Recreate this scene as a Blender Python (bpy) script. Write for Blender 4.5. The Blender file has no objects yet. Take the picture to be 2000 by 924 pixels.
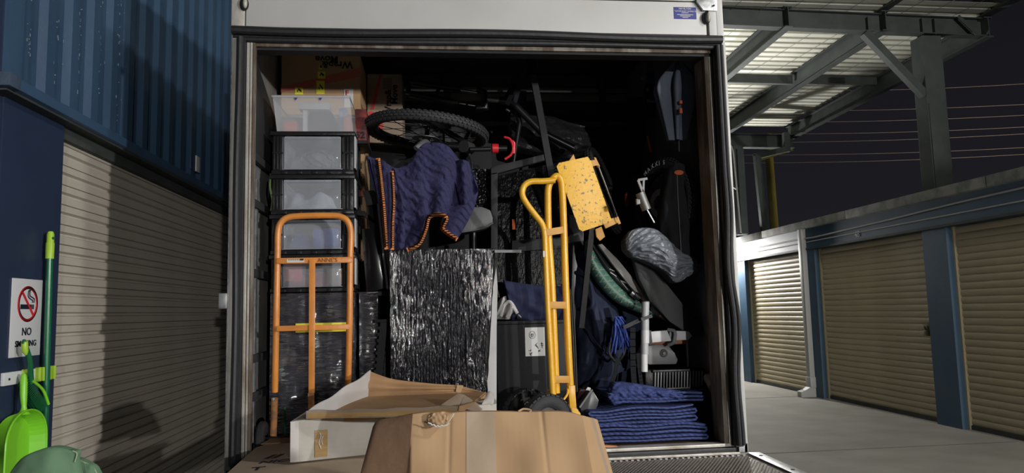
import bpy, bmesh, math, random
from mathutils import Vector, Matrix, noise
random.seed(7)
C = bpy.context.scene.collection
V = Vector
# ------------------------------------------------------------------ camera
F, PITCH, YAW, ROLL = 1400.0, math.radians(5.9), math.radians(6.2), -0.024
EYE = V((0, 0, 1.6))
FW = V((math.sin(YAW)*math.cos(PITCH), math.cos(YAW)*math.cos(PITCH), math.sin(PITCH)))
_r = FW.cross(V((0, 0, 1))).normalized(); _u = _r.cross(FW)
CR = _r*math.cos(ROLL)+_u*math.sin(ROLL); CU = -_r*math.sin(ROLL)+_u*math.cos(ROLL)
cam = bpy.data.cameras.new('camera'); co = bpy.data.objects.new('camera', cam); C.objects.link(co)
cam.sensor_width = 36; cam.lens = 36*F/2000; cam.clip_start = .05; cam.clip_end = 400
m = Matrix((CR, CU, -FW)).transposed().to_4x4(); m.translation = EYE; co.matrix_world = m
bpy.context.scene.camera = co
# ------------------------------------------------------------------ sky, exposure
sc = bpy.context.scene
sc.view_settings.view_transform = 'Standard'; sc.view_settings.look = 'None'
sc.view_settings.gamma = 1; sc.view_settings.exposure = 0.0
w = bpy.data.worlds.new('night'); sc.world = w; w.use_nodes = True
nt = w.node_tree; bg = nt.nodes['Background']
tc = nt.nodes.new('ShaderNodeTexCoord'); sp = nt.nodes.new('ShaderNodeSeparateXYZ'); rp = nt.nodes.new('ShaderNodeValToRGB')
nt.links.new(tc.outputs['Generated'], sp.inputs[0]); nt.links.new(sp.outputs['Z'], rp.inputs[0]); nt.links.new(rp.outputs[0], bg.inputs[0])
rp.color_ramp.elements[0].position = 0.0; rp.color_ramp.elements[0].color = (.0125, .0125, .0165, 1)
rp.color_ramp.elements[1].position = .55; rp.color_ramp.elements[1].color = (.0045, .0045, .0062, 1)
bg.inputs[1].default_value = 1.0
LAMP_KEY = V((6.38, -3.2, 2.6)); KEY_W = 1560
LAMP_FAR = V((6.38, 15.2, 2.74)); FAR_W = 480
LAMP_POST = V((3.6, 11.6, 2.9)); POST_W = 620
def lamp(loc, watts, size=.12, col=(1, .975, .93), aim=None, cone=110):
    l = bpy.data.lights.new('lamp_light', 'SPOT' if aim else 'POINT'); l.energy = watts; l.color = col; l.shadow_soft_size = size
    o = bpy.data.objects.new('lamp_light', l); C.objects.link(o); o.location = loc
    if aim:
        l.spot_size = math.radians(cone); l.spot_blend = .6
        o.rotation_euler = (V(aim)-V(loc)).to_track_quat('-Z', 'Y').to_euler()
    return o
# ------------------------------------------------------------------ pixel -> point helpers (real depth is always given)
def ray(px, py): return FW+CR*((px-1000)/F)-CU*((py-462)/F)
def P(px, py, Y):
    d = ray(px, py); return EYE+d*(Y/d.y)
def PX(px, py, X):
    d = ray(px, py); return EYE+d*(X/d.x)
def PZ(px, py, Z):
    d = ray(px, py); return EYE+d*((Z-1.6)/d.z)
# ------------------------------------------------------------------ materials
MATS = {}
def M(name, col, rough=.6, metal=0, col2=None, ns=6, lo=.4, hi=.6, bump=0, bs=40, st=(1, 1, 1), cst=(1, 1, 1), spec=.5,
      wave=None, det=4, coat=0, alpha=None, emit=None, dist=.01, bdet=4, lac=2):
    if name in MATS: return MATS[name]
    mt = bpy.data.materials.new(name); mt.use_nodes = True; MATS[name] = mt
    n = mt.node_tree; b = n.nodes['Principled BSDF']
    b.inputs['Roughness'].default_value = rough; b.inputs['Metallic'].default_value = metal
    b.inputs['Specular IOR Level'].default_value = spec; b.inputs['Base Color'].default_value = (*col, 1)
    if coat: b.inputs['Coat Weight'].default_value = coat; b.inputs['Coat Roughness'].default_value = .15
    if emit: b.inputs['Emission Color'].default_value = (*emit[:3], 1); b.inputs['Emission Strength'].default_value = emit[3]
    tc = n.nodes.new('ShaderNodeTexCoord')
    def noise_(scale, stretch, detail):
        mp = n.nodes.new('ShaderNodeMapping'); mp.inputs['Scale'].default_value = stretch
        n.links.new(tc.outputs['Object'], mp.inputs[0])
        t = n.nodes.new('ShaderNodeTexNoise'); t.inputs['Scale'].default_value = scale; t.inputs['Detail'].default_value = detail
        n.links.new(mp.outputs[0], t.inputs[0]); return t
    if col2:
        t = noise_(ns, cst, det); r = n.nodes.new('ShaderNodeValToRGB')
        r.color_ramp.elements[0].position = lo; r.color_ramp.elements[0].color = (*col, 1)
        r.color_ramp.elements[1].position = hi; r.color_ramp.elements[1].color = (*col2, 1)
        n.links.new(t.outputs[0], r.inputs[0]); n.links.new(r.outputs[0], b.inputs['Base Color'])
    hgt = None
    if bump:
        t = noise_(bs, st, bdet); hgt = t.outputs[0]
    if wave:                                     # (scale, stretch, amount): ribs, flutes, stitching
        mp = n.nodes.new('ShaderNodeMapping'); mp.inputs['Scale'].default_value = wave[1]
        n.links.new(tc.outputs['Object'], mp.inputs[0])
        wv = n.nodes.new('ShaderNodeTexWave'); wv.bands_direction = 'DIAGONAL'; wv.inputs['Scale'].default_value = wave[0]
        wv.inputs['Distortion'].default_value = wave[3] if len(wave) > 3 else .3
        n.links.new(mp.outputs[0], wv.inputs[0])
        if hgt:
            mx = n.nodes.new('ShaderNodeMath'); mx.operation = 'MULTIPLY_ADD'; mx.inputs[1].default_value = wave[2]
            n.links.new(wv.outputs['Fac'], mx.inputs[0]); n.links.new(hgt, mx.inputs[2]); hgt = mx.outputs[0]
        else: hgt = wv.outputs['Fac']
    if hgt:
        bp = n.nodes.new('ShaderNodeBump'); bp.inputs['Strength'].default_value = bump or wave[2]; bp.inputs['Distance'].default_value = dist
        n.links.new(hgt, bp.inputs['Height']); n.links.new(bp.outputs[0], b.inputs['Normal'])
    if alpha is not None:
        tr = n.nodes.new('ShaderNodeBsdfTransparent'); tr.inputs[0].default_value = (.93, .95, .98, 1)
        ms = n.nodes.new('ShaderNodeMixShader'); ms.inputs[0].default_value = alpha
        n.links.new(tr.outputs[0], ms.inputs[1]); n.links.new(b.outputs[0], ms.inputs[2])
        n.links.new(ms.outputs[0], n.nodes['Material Output'].inputs[0])
    return mt
concrete = M('concrete', (.30, .29, .255), .75, col2=(.22, .21, .185), ns=1.6, lo=.3, hi=.7, bump=.25, bs=30, det=8)
concrete_cap = M('concrete_cap', (.22, .22, .205), .85, col2=(.12, .125, .12), ns=5, bump=.4, bs=60)
blue_row = M('blue_row', (.036, .078, .13), .55, col2=(.043, .088, .142), ns=3, bump=.1, bs=60)
navy_paint = M('navy_paint', (.019, .031, .070), .5, col2=(.022, .035, .077), ns=4, bump=.15, bs=18)
cont_blue = M('container_blue', (.034, .073, .135), .5, col2=(.043, .092, .160), ns=5, lo=.45, hi=.7, bump=.15, bs=25, cst=(1, 1, .3))
cont_chip = M('chipped_paint', (.30, .34, .38), .7, col2=(.1, .14, .18), ns=30)
beige_door = M('beige_roller_door', (.56, .51, .44), .5, col2=(.51, .465, .40), ns=2, bump=.1, bs=40)
cream_door = M('cream_roller_door', (.46, .40, .27), .5, col2=(.39, .335, .225), ns=1.5, lo=.35, hi=.7, bump=.1, bs=30)
steel_grey = M('painted_grey_steel', (.060, .070, .067), .65, spec=.3, col2=(.048, .056, .054), ns=5, bump=.2, bs=50)
zinc = M('zincalume', (.72, .72, .64), .55, .1, col2=(.66, .66, .59), ns=2)
galv = M('galvanised', (.42, .43, .44), .4, .75, col2=(.28, .29, .30), ns=30, bump=.1)
galv_dk = M('worn_tread_bars', (.17, .155, .135), .5, .5)
conduit_m = M('grey_conduit', (.38, .38, .37), .5)
white_body = M('white_fibreglass', (.53, .53, .525), .45, col2=(.45, .445, .43), ns=2.2, lo=.35, hi=.75, bump=.12, bs=12, det=8)
dirty_alu = M('dirty_aluminium', (.52, .50, .46), .5, .35, col2=(.27, .22, .17), ns=9, lo=.45, hi=.72, cst=(1, 1, .4), det=9, bump=.2, bs=40)
rust_frame = M('rusty_frame', (.115, .085, .065), .75, .2, col2=(.27, .245, .21), ns=16, lo=.42, hi=.62, cst=(1, 1, .25), det=9, bump=.3, bs=60)
rubber = M('black_rubber', (.016, .017, .020), .5, bump=.2, bs=30)
dark_in = M('dark_liner', (.030, .031, .036), .7, col2=(.05, .05, .055), ns=3, bump=.1, bs=20)
ply_in = M('grey_ply_liner', (.22, .215, .21), .6, col2=(.13, .13, .135), ns=4, bump=.15, bs=30)
deck_wood = M('deck_boards', (.055, .038, .028), .7, col2=(.10, .06, .035), ns=12, cst=(1, 8, 1), bump=.3, bs=40)
tread = M('tread_plate', (.20, .185, .165), .42, .7, col2=(.09, .08, .07), ns=5, lo=.35, hi=.7, det=8, wave=(24, (1, 1, 1), 1.0, 0), bump=.6, bs=90, dist=.004)
black_pl = M('black_plastic', (.012, .012, .014), .32, bump=.1, bs=60, spec=.35)
clear_pl = M('clear_plastic', (.60, .63, .68), .10, alpha=.27, spec=1.0, bump=1.0, bs=9, dist=.012, coat=.6)
frost_pl = M('frosted_plastic', (.66, .68, .73), .22, alpha=.46, spec=.6)
wrap_v = M('black_stretch_wrap', (.006, .006, .008), .10, spec=.8, bump=1.0, bs=26, st=(4.5, 2, 1.3), dist=.0085, bdet=3)
wrap_h = M('stretch_wrap_dark', (.035, .035, .045), .10, spec=.9, bump=1.0, bs=18, st=(1.0, 2, 6), dist=.008, bdet=5, coat=.4, col2=(.018, .018, .026), ns=4)
clear_wrap = M('clear_stretch_wrap', (.30, .33, .38), .18, spec=.9, bump=1.0, bs=16, st=(1, 1, 3), dist=.010, alpha=.55)
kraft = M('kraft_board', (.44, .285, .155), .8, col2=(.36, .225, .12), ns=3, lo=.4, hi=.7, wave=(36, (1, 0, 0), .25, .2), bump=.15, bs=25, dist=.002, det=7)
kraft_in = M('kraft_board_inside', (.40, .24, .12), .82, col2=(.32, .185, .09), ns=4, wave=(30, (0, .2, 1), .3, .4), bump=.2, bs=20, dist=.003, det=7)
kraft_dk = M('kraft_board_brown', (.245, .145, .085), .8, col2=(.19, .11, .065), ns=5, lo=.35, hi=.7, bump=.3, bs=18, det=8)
kraft_gr = M('kraft_board_greyish', (.33, .255, .19), .8, col2=(.28, .215, .16), ns=2, bump=.15, bs=30)
white_board = M('white_faced_board', (.50, .475, .435), .75, col2=(.40, .365, .31), ns=7, lo=.4, hi=.75, wave=(30, (0, 0, 1), .2, .2), bump=.25, bs=30, dist=.003, det=8)
white_flap = M('white_flap', (.54, .51, .50), .7, col2=(.47, .44, .42), ns=3, wave=(30, (1, .5, 0), .2, .3), bump=.15, bs=12, dist=.003)
tape_brown = M('brown_packing_tape', (.42, .27, .11), .3, spec=.6, col2=(.34, .21, .085), ns=8, bump=.3, bs=14, st=(1, 1, 4))
tape_pale = M('clear_packing_tape', (.43, .33, .24), .28, spec=.7, bump=.2, bs=20)
print_black = M('black_print', (.015, .013, .012), .7)
print_red = M('red_print', (.62, .045, .04), .65, col2=(.5, .05, .04), ns=10)
print_pink = M('faded_red_print', (.50, .13, .085), .7)
paper = M('white_paper', (.62, .62, .61), .6)
yellow_lab = M('yellow_label', (.78, .70, .06), .5)
orange_pt = M('orange_enamel', (.72, .27, .055), .33, col2=(.62, .23, .05), ns=12, bump=.1, bs=50, spec=.6)
orange_shaded_worn = M('orange_shaded_worn', (.62, .28, .10), .5, col2=(.34, .17, .09), ns=22, lo=.48, hi=.62, det=8)  # browner, blotchy orange; shade on the lower trolley is painted in
yellow_pt = M('yellow_enamel', (.84, .46, .028), .32, col2=(.78, .41, .025), ns=8, bump=.08, bs=40, spec=.6)
yellow_worn = M('yellow_worn', (.80, .44, .025), .45, col2=(.20, .13, .05), ns=60, lo=.585, hi=.64, det=9, bump=.2, bs=60)
chrome = M('chrome', (.75, .75, .76), .18, 1)
silver = M('silver_metal', (.32, .33, .34), .42, .7)
navy_quilt = M('navy_quilted_cloth', (.020, .020, .072), .85, col2=(.027, .027, .09), ns=10, bump=.8, bs=34, st=(1, 1, 1.6), wave=(11, (1, 1, 1.0), .8, 8), dist=.010)
blue_quilt = M('blue_quilted_cloth', (.026, .042, .155), .8, col2=(.040, .060, .20), ns=14, bump=.5, bs=60, wave=(20, (1, .3, 1.2), .7, 4), dist=.008)
orange_tape = M('orange_binding', (.62, .20, .05), .7, wave=(60, (0, 1, 1), .5, 0), dist=.002)
navy_cloth = M('navy_cloth', (.014, .020, .050), .8, col2=(.018, .025, .06), ns=5, bump=.4, bs=14)
dark_cloth = M('charcoal_cloth', (.016, .017, .020), .9, bump=.4, bs=16, spec=.15)
slate_cloth = M('slate_cloth', (.075, .095, .13), .7, col2=(.10, .12, .16), ns=6, bump=.3, bs=20)
white_cloth = M('white_cloth', (.52, .51, .50), .85, bump=.5, bs=20)
tyre_dk = M('shaded_tyre_rubber', (.020, .020, .022), .8)  # darker tyre rubber; the dimness around the loose wheels is in the colour
tyre_m = M('tyre_rubber', (.032, .032, .035), .75, bump=.3, bs=60)
satin_black = M('satin_black_metal', (.016, .016, .018), .3, .4, spec=.6)
screen_m = M('dark_screen', (.008, .008, .010), .16, spec=.7)
grey_frame = M('graphite_frame', (.030, .031, .034), .6, spec=.2)
cab_black = M('black_cabinet', (.015, .0155, .019), .5, col2=(.020, .021, .024), ns=3, spec=.2)
white_melamine = M('white_board_edge', (.55, .55, .56), .5, bump=.1, bs=8)
grey_pl = M('grey_plastic', (.22, .225, .235), .42)
grey_pl_lt = M('pale_grey_plastic', (.46, .47, .49), .38)
white_pl = M('white_plastic', (.66, .67, .68), .38)
red_pl = M('red_plastic', (.70, .03, .045), .35)
teal_pr = M('teal_pattern', (.075, .19, .155), .45, col2=(.10, .24, .19), ns=5)
board_gr = M('board_grey', (.032, .034, .038), .5, col2=(.024, .026, .029), ns=3, spec=.3)
board_pale = M('board_pale', (.30, .29, .28), .45)
ext_blue = M('bright_blue_cloth', (.055, .10, .42), .75, bump=.6, bs=40)
lime_pl = M('lime_plastic', (.22, .62, .03), .32, spec=.55)
lime_tip = M('lime_tip', (.38, .60, .05), .38)
green_pole = M('green_coated_pole', (.008, .13, .055), .26, spec=.6)
green_dk = M('dark_green_plastic', (.012, .12, .045), .35)
sage_cloth = M('sage_cloth', (.115, .215, .125), .8, col2=(.10, .19, .11), ns=6, lo=.35, hi=.65, bump=.5, bs=7)
sage_trim = M('sage_trim', (.30, .38, .25), .8)
sign_white = M('sign_white', (.66, .67, .69), .4)
sign_red = M('sign_red', (.62, .02, .035), .4)
sign_ink = M('sign_ink', (.012, .014, .028), .45)
sticker_blue = M('sticker_blue', (.030, .040, .23), .45)
timber_m = M('lit_pine_pole', (.60, .54, .14), .85, col2=(.48, .42, .11), ns=8, cst=(2, 2, .3))  # yellow of the street lamp's light is put into this timber colour
wire_m = M('overhead_wire', (.72, .62, .60), .6)
hill_m = M('night_hill', (.02, .022, .024), .9)
lens_m = M('lamp_lens', (1, 1, 1), .4, emit=(1, .97, .9, 45))
lens_off = M('marker_lens', (.42, .42, .34), .3)
brass = M('padlock_brass', (.16, .14, .09), .45, .7)
orange_dim = M('orange_fabric_dim', (.50, .10, .03), .7)
def glints(mt, st, lowscale, lo, hi, smin, smax):      # film that clings flat here and creases shinily there
    n = mt.node_tree; b = n.nodes['Principled BSDF']; tc = n.nodes.new('ShaderNodeTexCoord')
    mp = n.nodes.new('ShaderNodeMapping'); mp.inputs['Scale'].default_value = st; n.links.new(tc.outputs['Object'], mp.inputs[0])
    a = n.nodes.new('ShaderNodeTexNoise'); a.inputs['Scale'].default_value = 22; a.inputs['Detail'].default_value = 3; n.links.new(mp.outputs[0], a.inputs[0])
    c = n.nodes.new('ShaderNodeTexNoise'); c.inputs['Scale'].default_value = lowscale; c.inputs['Detail'].default_value = 2; n.links.new(tc.outputs['Object'], c.inputs[0])
    ad = n.nodes.new('ShaderNodeMath'); ad.operation = 'ADD'; n.links.new(a.outputs[0], ad.inputs[0]); n.links.new(c.outputs[0], ad.inputs[1])
    mr = n.nodes.new('ShaderNodeMapRange'); mr.inputs['From Min'].default_value = lo; mr.inputs['From Max'].default_value = hi
    mr.inputs['To Min'].default_value = smin; mr.inputs['To Max'].default_value = smax; n.links.new(ad.outputs[0], mr.inputs['Value']); n.links.new(mr.outputs[0], b.inputs['Specular IOR Level'])
glints(wrap_v, (4.5, 2, 1.2), 3.2, .99, 1.19, .06, 1.0)
glints(wrap_h, (1.0, 2, 6), 4.0, .88, 1.10, .10, 1.0)
for _m, _i in ((wrap_v, 2.0), (wrap_h, 2.0)): _m.node_tree.nodes['Principled BSDF'].inputs['IOR'].default_value = _i
# ------------------------------------------------------------------ mesh builder
class MB:
    def __init__(s): s.b = bmesh.new()
    def poly(s, pts):
        vs = [s.b.verts.new(p) for p in pts]
        try: return s.b.faces.new(vs)
        except ValueError: return None
    def box(s, x0, x1, y0, y1, z0, z1, bev=0):
        if x0 > x1: x0, x1 = x1, x0
        if y0 > y1: y0, y1 = y1, y0
        if z0 > z1: z0, z1 = z1, z0
        return s.obox(V(((x0+x1)/2, (y0+y1)/2, (z0+z1)/2)), (x1-x0, y1-y0, z1-z0), None, bev)
    def obox(s, c, size, rot=None, bev=0):
        mt = Matrix.Translation(c) @ (rot.to_4x4() if rot else Matrix()) @ Matrix.Diagonal((*size, 1))
        r = bmesh.ops.create_cube(s.b, size=1, matrix=mt)
        if bev:
            es = list({e for v in r['verts'] for e in v.link_edges})
            bmesh.ops.bevel(s.b, geom=es, offset=bev, segments=2, affect='EDGES', profile=.6)
        return s
    def beam(s, a, b, w, h, up=(0, 0, 1), bev=0):
        a, b = V(a), V(b); d = (b-a); L = d.length; y = d.normalized(); z = V(up); x = y.cross(z)
        if x.length < 1e-4: x = y.cross(V((1, 0, 0)))
        x.normalize(); z = x.cross(y)
        return s.obox((a+b)/2, (w, L, h), Matrix((x, y, z)).transposed(), bev)
    def tube(s, path, r, n=10, closed=False, cap=True):
        pts = [V(p) for p in path]; k = len(pts); rs = r if isinstance(r, (list, tuple)) else [r]*k
        rings = []; prev = None
        for i in range(k):
            if closed: t = (pts[(i+1) % k]-pts[i-1])
            else: t = pts[min(i+1, k-1)]-pts[max(i-1, 0)]
            if t.length < 1e-9: t = V((0, 0, 1))
            t.normalize()
            if prev is None:
                a = V((0, 0, 1)) if abs(t.z) < .9 else V((1, 0, 0)); u = t.cross(a).normalized()
            else:
                u = prev-t*prev.dot(t); u = u.normalized() if u.length > 1e-6 else t.orthogonal().normalized()
            prev = u; v = t.cross(u)
            rings.append([s.b.verts.new(pts[i]+(u*math.cos(2*math.pi*j/n)+v*math.sin(2*math.pi*j/n))*rs[i]) for j in range(n)])
        for i in range(k if closed else k-1):
            A, B = rings[i], rings[(i+1) % k]
            for j in range(n): s.b.faces.new((A[j], A[(j+1) % n], B[(j+1) % n], B[j]))
        if cap and not closed: s.b.faces.new(rings[0][::-1]); s.b.faces.new(rings[-1])
        return s
    def cyl(s, a, b, r, n=16): return s.tube([a, b], r, n)
    def lathe(s, c, axis, prof, n=32):          # prof: (radius, height) pairs
        ax = V(axis).normalized(); u = ax.orthogonal().normalized(); v = ax.cross(u); c = V(c); rings = []
        for (r, h) in prof:
            rings.append([s.b.verts.new(c+ax*h+(u*math.cos(2*math.pi*j/n)+v*math.sin(2*math.pi*j/n))*max(r, 1e-4)) for j in range(n)])
        for i in range(len(rings)-1):
            for j in range(n): s.b.faces.new((rings[i][j], rings[i][(j+1) % n], rings[i+1][(j+1) % n], rings[i+1][j]))
        return s
    def prism(s, pts, y0, y1, bev=0):           # outline in x,z extruded along y
        n = len(pts); f = [s.b.verts.new((p[0], y0, p[1])) for p in pts]; g = [s.b.verts.new((p[0], y1, p[1])) for p in pts]
        s.b.faces.new(f); s.b.faces.new(g[::-1])
        for i in range(n): s.b.faces.new((f[i], g[i], g[(i+1) % n], f[(i+1) % n]))
        if bev:
            bmesh.ops.bevel(s.b, geom=list({e for v in f+g for e in v.link_edges}), offset=bev, segments=2, affect='EDGES', profile=.6)
        return s
    def pp(s, px, Y, d, bev=0):                 # outline measured on the photo at depth Y, real thickness d behind it
        q = [P(x, y, Y) for x, y in px]; return s.prism([(p.x, p.z) for p in q], Y, Y+d, bev)
    def slab(s, pts, n, t, bev=0):              # planar outline given in 3-D, thickness t along n
        n = V(n).normalized()*t; a = [s.b.verts.new(V(p)) for p in pts]; b = [s.b.verts.new(V(p)+n) for p in pts]; k = len(pts)
        s.b.faces.new(a); s.b.faces.new(b[::-1])
        for i in range(k): s.b.faces.new((a[i], b[i], b[(i+1) % k], a[(i+1) % k]))
        if bev: bmesh.ops.bevel(s.b, geom=list({e for v in a+b for e in v.link_edges}), offset=bev, segments=2, affect='EDGES', profile=.6)
        return s
    def grid(s, f, nu, nv, t=None):             # f(u,v)->point, optional thickness vector
        R = [[s.b.verts.new(f(i/nu, j/nv)) for j in range(nv+1)] for i in range(nu+1)]
        for i in range(nu):
            for j in range(nv): s.b.faces.new((R[i][j], R[i+1][j], R[i+1][j+1], R[i][j+1]))
        if t is not None:
            t = V(t); Q = [[s.b.verts.new(R[i][j].co+t) for j in range(nv+1)] for i in range(nu+1)]
            for i in range(nu):
                for j in range(nv): s.b.faces.new((Q[i][j], Q[i][j+1], Q[i+1][j+1], Q[i+1][j]))
            for i in range(nu):
                s.b.faces.new((R[i][0], Q[i][0], Q[i+1][0], R[i+1][0])); s.b.faces.new((R[i][nv], R[i+1][nv], Q[i+1][nv], Q[i][nv]))
            for j in range(nv):
                s.b.faces.new((R[0][j], R[0][j+1], Q[0][j+1], Q[0][j])); s.b.faces.new((R[nu][j], Q[nu][j], Q[nu][j+1], R[nu][j+1]))
        return s
def lab(o, label=None, cat=None, group=None, kind=None):
    if label: o['label'] = label
    if cat: o['category'] = cat
    if group: o['group'] = group
    if kind: o['kind'] = kind
    return o
WLOC = {}
def wloc(o): return WLOC.get(o.name, V((0, 0, 0)))
def thing(name, label, cat, loc=(0, 0, 0), group=None, kind=None):
    o = bpy.data.objects.new(name, None); C.objects.link(o); o.location = loc; o.empty_display_size = .05
    WLOC[o.name] = V(loc); return lab(o, label, cat, group, kind)
def obj(name, mb, mat, parent=None, smooth=35, label=None, cat=None, group=None, kind=None, origin=None, weld=True):
    b = mb.b
    if weld: bmesh.ops.remove_doubles(b, verts=b.verts, dist=1e-5)
    bmesh.ops.recalc_face_normals(b, faces=b.faces)
    if parent is not None: o0 = wloc(parent)
    elif origin is not None: o0 = V(origin)
    else:
        xs = [v.co for v in b.verts]
        o0 = V((sum(c.x for c in xs)/len(xs), sum(c.y for c in xs)/len(xs), min(c.z for c in xs)))
    bmesh.ops.translate(b, verts=b.verts, vec=-o0)
    if smooth:
        lim = math.radians(smooth)
        for f in b.faces: f.smooth = True
        for e in b.edges:
            if len(e.link_faces) == 2: e.smooth = e.calc_face_angle(0) < lim
    me = bpy.data.meshes.new(name); b.to_mesh(me); b.free(); me.materials.append(mat)
    o = bpy.data.objects.new(name, me); C.objects.link(o)
    if parent is not None: o.parent = parent; WLOC[o.name] = o0
    else: o.location = o0; WLOC[o.name] = o0
    return lab(o, label, cat, group, kind)
def dup(o, delta=(0, 0, 0), parent=None, top=True, label=None):
    c = o.copy(); C.objects.link(c)
    if top: c.location = o.location+V(delta)
    if parent is not None: c.parent = parent
    WLOC[c.name] = wloc(o)+V(delta)
    for ch in [x for x in o.children]: dup(ch, delta, c, False)
    if label: c['label'] = label
    return c
def text(body, parent, mat, org, right, up, size, depth=.0015, name='lettering', bold=0, align='LEFT'):
    cu = bpy.data.curves.new(name, 'FONT'); cu.body = body; cu.size = 1; cu.extrude = .0; cu.offset = bold; cu.align_x = align; cu.resolution_u = 3
    t = bpy.data.objects.new('t', cu); C.objects.link(t)
    me = bpy.data.meshes.new_from_object(t.evaluated_get(bpy.context.evaluated_depsgraph_get()))
    bpy.data.objects.remove(t); bpy.data.curves.remove(cu)
    r = V(right).normalized(); u = V(up).normalized(); nn = r.cross(u)
    b = bmesh.new(); b.from_mesh(me); bpy.data.meshes.remove(me)
    e = bmesh.ops.extrude_face_region(b, geom=b.faces[:])
    bmesh.ops.translate(b, verts=[g for g in e['geom'] if isinstance(g, bmesh.types.BMVert)], vec=(0, 0, depth/size))
    mt = Matrix((r*size, u*size, nn*size)).transposed().to_4x4(); mt.translation = V(org)
    bmesh.ops.transform(b, matrix=mt, verts=b.verts)
    mb = MB(); mb.b.free(); mb.b = b
    return obj(name, mb, mat, parent, smooth=0)
def bez(pts, n=8):                              # Catmull-Rom through points
    pts = [V(p) if len(p) == 3 else V((p[0], p[1], 0)) for p in pts]; out = []
    for i in range(len(pts)-1):
        a = pts[max(i-1, 0)]; b = pts[i]; c = pts[i+1]; d = pts[min(i+2, len(pts)-1)]
        for k in range(n):
            t = k/n
            out.append(.5*((2*b)+(c-a)*t+(2*a-5*b+4*c-d)*t*t+(3*b-3*c+d-a)*t**3))
    out.append(pts[-1]); return out
def along(path, t):
    L = [0]
    for i in range(1, len(path)): L.append(L[-1]+(path[i]-path[i-1]).length)
    s = t*L[-1]
    for i in range(1, len(path)):
        if s <= L[i] or i == len(path)-1:
            q = (s-L[i-1])/max(L[i]-L[i-1], 1e-9); return path[i-1].lerp(path[i], min(max(q, 0), 1))
def coons(top, bot, left, right, n=8):          # photo-pixel outline curves -> f(u,v) in pixels
    T, B, L, R = (bez(c, n) for c in (top, bot, left, right))
    def f(u, v):
        a, b, c, d = along(T, u), along(B, u), along(L, v), along(R, v)
        return a*(1-v)+b*v+c*(1-u)+d*u-(T[0]*(1-u)*(1-v)+T[-1]*u*(1-v)+B[0]*(1-u)*v+B[-1]*u*v)
    return f
# ================================================================== SETTING
X, Y, Z = V((1, 0, 0)), V((0, 1, 0)), V((0, 0, 1))
g = MB()
g.grid(lambda u, v: V((-3+17*u, -5+35*v, 0)), 8, 14)
obj('floor', g, concrete, kind='structure', origin=(0, 0, 0))
g = MB()
for yy in (7.6, 12.05, 17.6): g.box(1.8, 6.48, yy-.006, yy+.006, .0002, .003)
g.box(3.3, 3.312, -3, 22, .0002, .003)
obj('trim_1', g, M('joint_dark', (.10, .095, .085), .9), kind='structure', label='dark saw-cut joint lines in the concrete')
# ---------------- storage row on the right
wr = thing('wall_right', 'row of blue storage units with cream roller doors and a concrete capping', None, (6.5, 8, 0), kind='structure')
def pillar(y0, y1): g = MB(); g.box(6.48, 6.75, y0, y1, 0, 2.53); return obj('pillar', g, blue_row, wr)
for a, b in ((5.2, 5.62), (8.45, 8.90), (11.66, 12.10), (14.47, 14.95), (17.7, 18.15), (21, 22)): pillar(a, b)
g = MB(); g.box(6.48, 6.75, -21, 5.2, 0, 2.53); obj('near_wall_panel', g, blue_row, wr)
g = MB(); g.box(6.47, 6.75, -21, 22, 2.53, 2.90); obj('fascia', g, blue_row, wr)
g = MB(); g.box(6.455, 6.50, -4, 22, 2.53, 2.565); obj('fascia_lip', g, steel_grey, wr)
for k in range(9):
    y0 = -4+k*2.9; g = MB(); g.box(6.38, 6.95, y0, y0+2.89, 2.90, 3.03, .006); obj('capping_stone', g, concrete_cap, wr)
g = MB(); g.box(6.75, 9.5, -4, 22, 2.6, 2.72); obj('flat_roof', g, steel_grey, wr)
g = MB(); g.box(9.4, 9.5, -4, 22, 0, 2.6); obj('rear_wall', g, steel_grey, wr)
def slat_sheet(dr, x, y0, y1, z0, z1, pitch, mat, sgn=1, depth=.014):
    """rolled curtain: one curved slat mesh, copied up the door; sgn=1 faces -x"""
    n = int(round((z1-z0)/pitch)); pitch = (z1-z0)/n; g = MB(); k = 8
    prof = []
    for i in range(k+1):
        t = i/k; prof.append((-sgn*depth*math.sin(math.pi*t)**.6, t*(pitch-.006)))
    prof = [(sgn*.004, -.003)]+prof+[(sgn*.004, pitch-.003)]
    for i in range(len(prof)-1):
        a, b = prof[i], prof[i+1]; g.poly([(x+a[0], y0, z0+a[1]), (x+b[0], y0, z0+b[1]), (x+b[0], y1, z0+b[1]), (x+a[0], y1, z0+a[1])])
    s = obj('slat', g, mat, dr, smooth=50)
    for i in range(1, n):
        c = s.copy(); C.objects.link(c); c.parent = dr; c.location = s.location+V((0, 0, i*pitch))
def roller(n, y0, y1, lockz=None, num=None, locky=None):
    dr = thing('door_%d' % n, None, None, (6.58, (y0+y1)/2, 0), kind='structure')
    slat_sheet(dr, 6.60, y0+.02, y1-.02, .05, 2.53, .0886, cream_door)
    g = MB(); g.box(6.575, 6.62, y0, y1, 0.0, .05); obj('bottom_rail', g, steel_grey, dr)
    for yy in (y0, y1-.03):
        g = MB(); g.box(6.56, 6.62, yy, yy+.03, 0, 2.53); obj('guide_rail', g, cream_door, dr)
    if lockz:
        ly = locky; g = MB(); g.box(6.555, 6.585, ly-.02, ly+.15, lockz-.07, lockz+.07, .004); o = obj('latch_plate', g, brass, dr)
        g = MB(); g.tube([(6.55, ly+.03, lockz-.02), (6.53, ly+.03, lockz+.04), (6.53, ly+.09, lockz+.04), (6.55, ly+.09, lockz-.02)], .008, 8)
        g.box(6.52, 6.555, ly+.015, ly+.105, lockz-.09, lockz-.015, .006); obj('padlock', g, brass, o)
    return dr
roller(1, 11.60+.02-2.72, 11.66, 1.22, locky=8.98)
roller(2, 12.10, 14.47, 1.27, locky=12.14)
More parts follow.
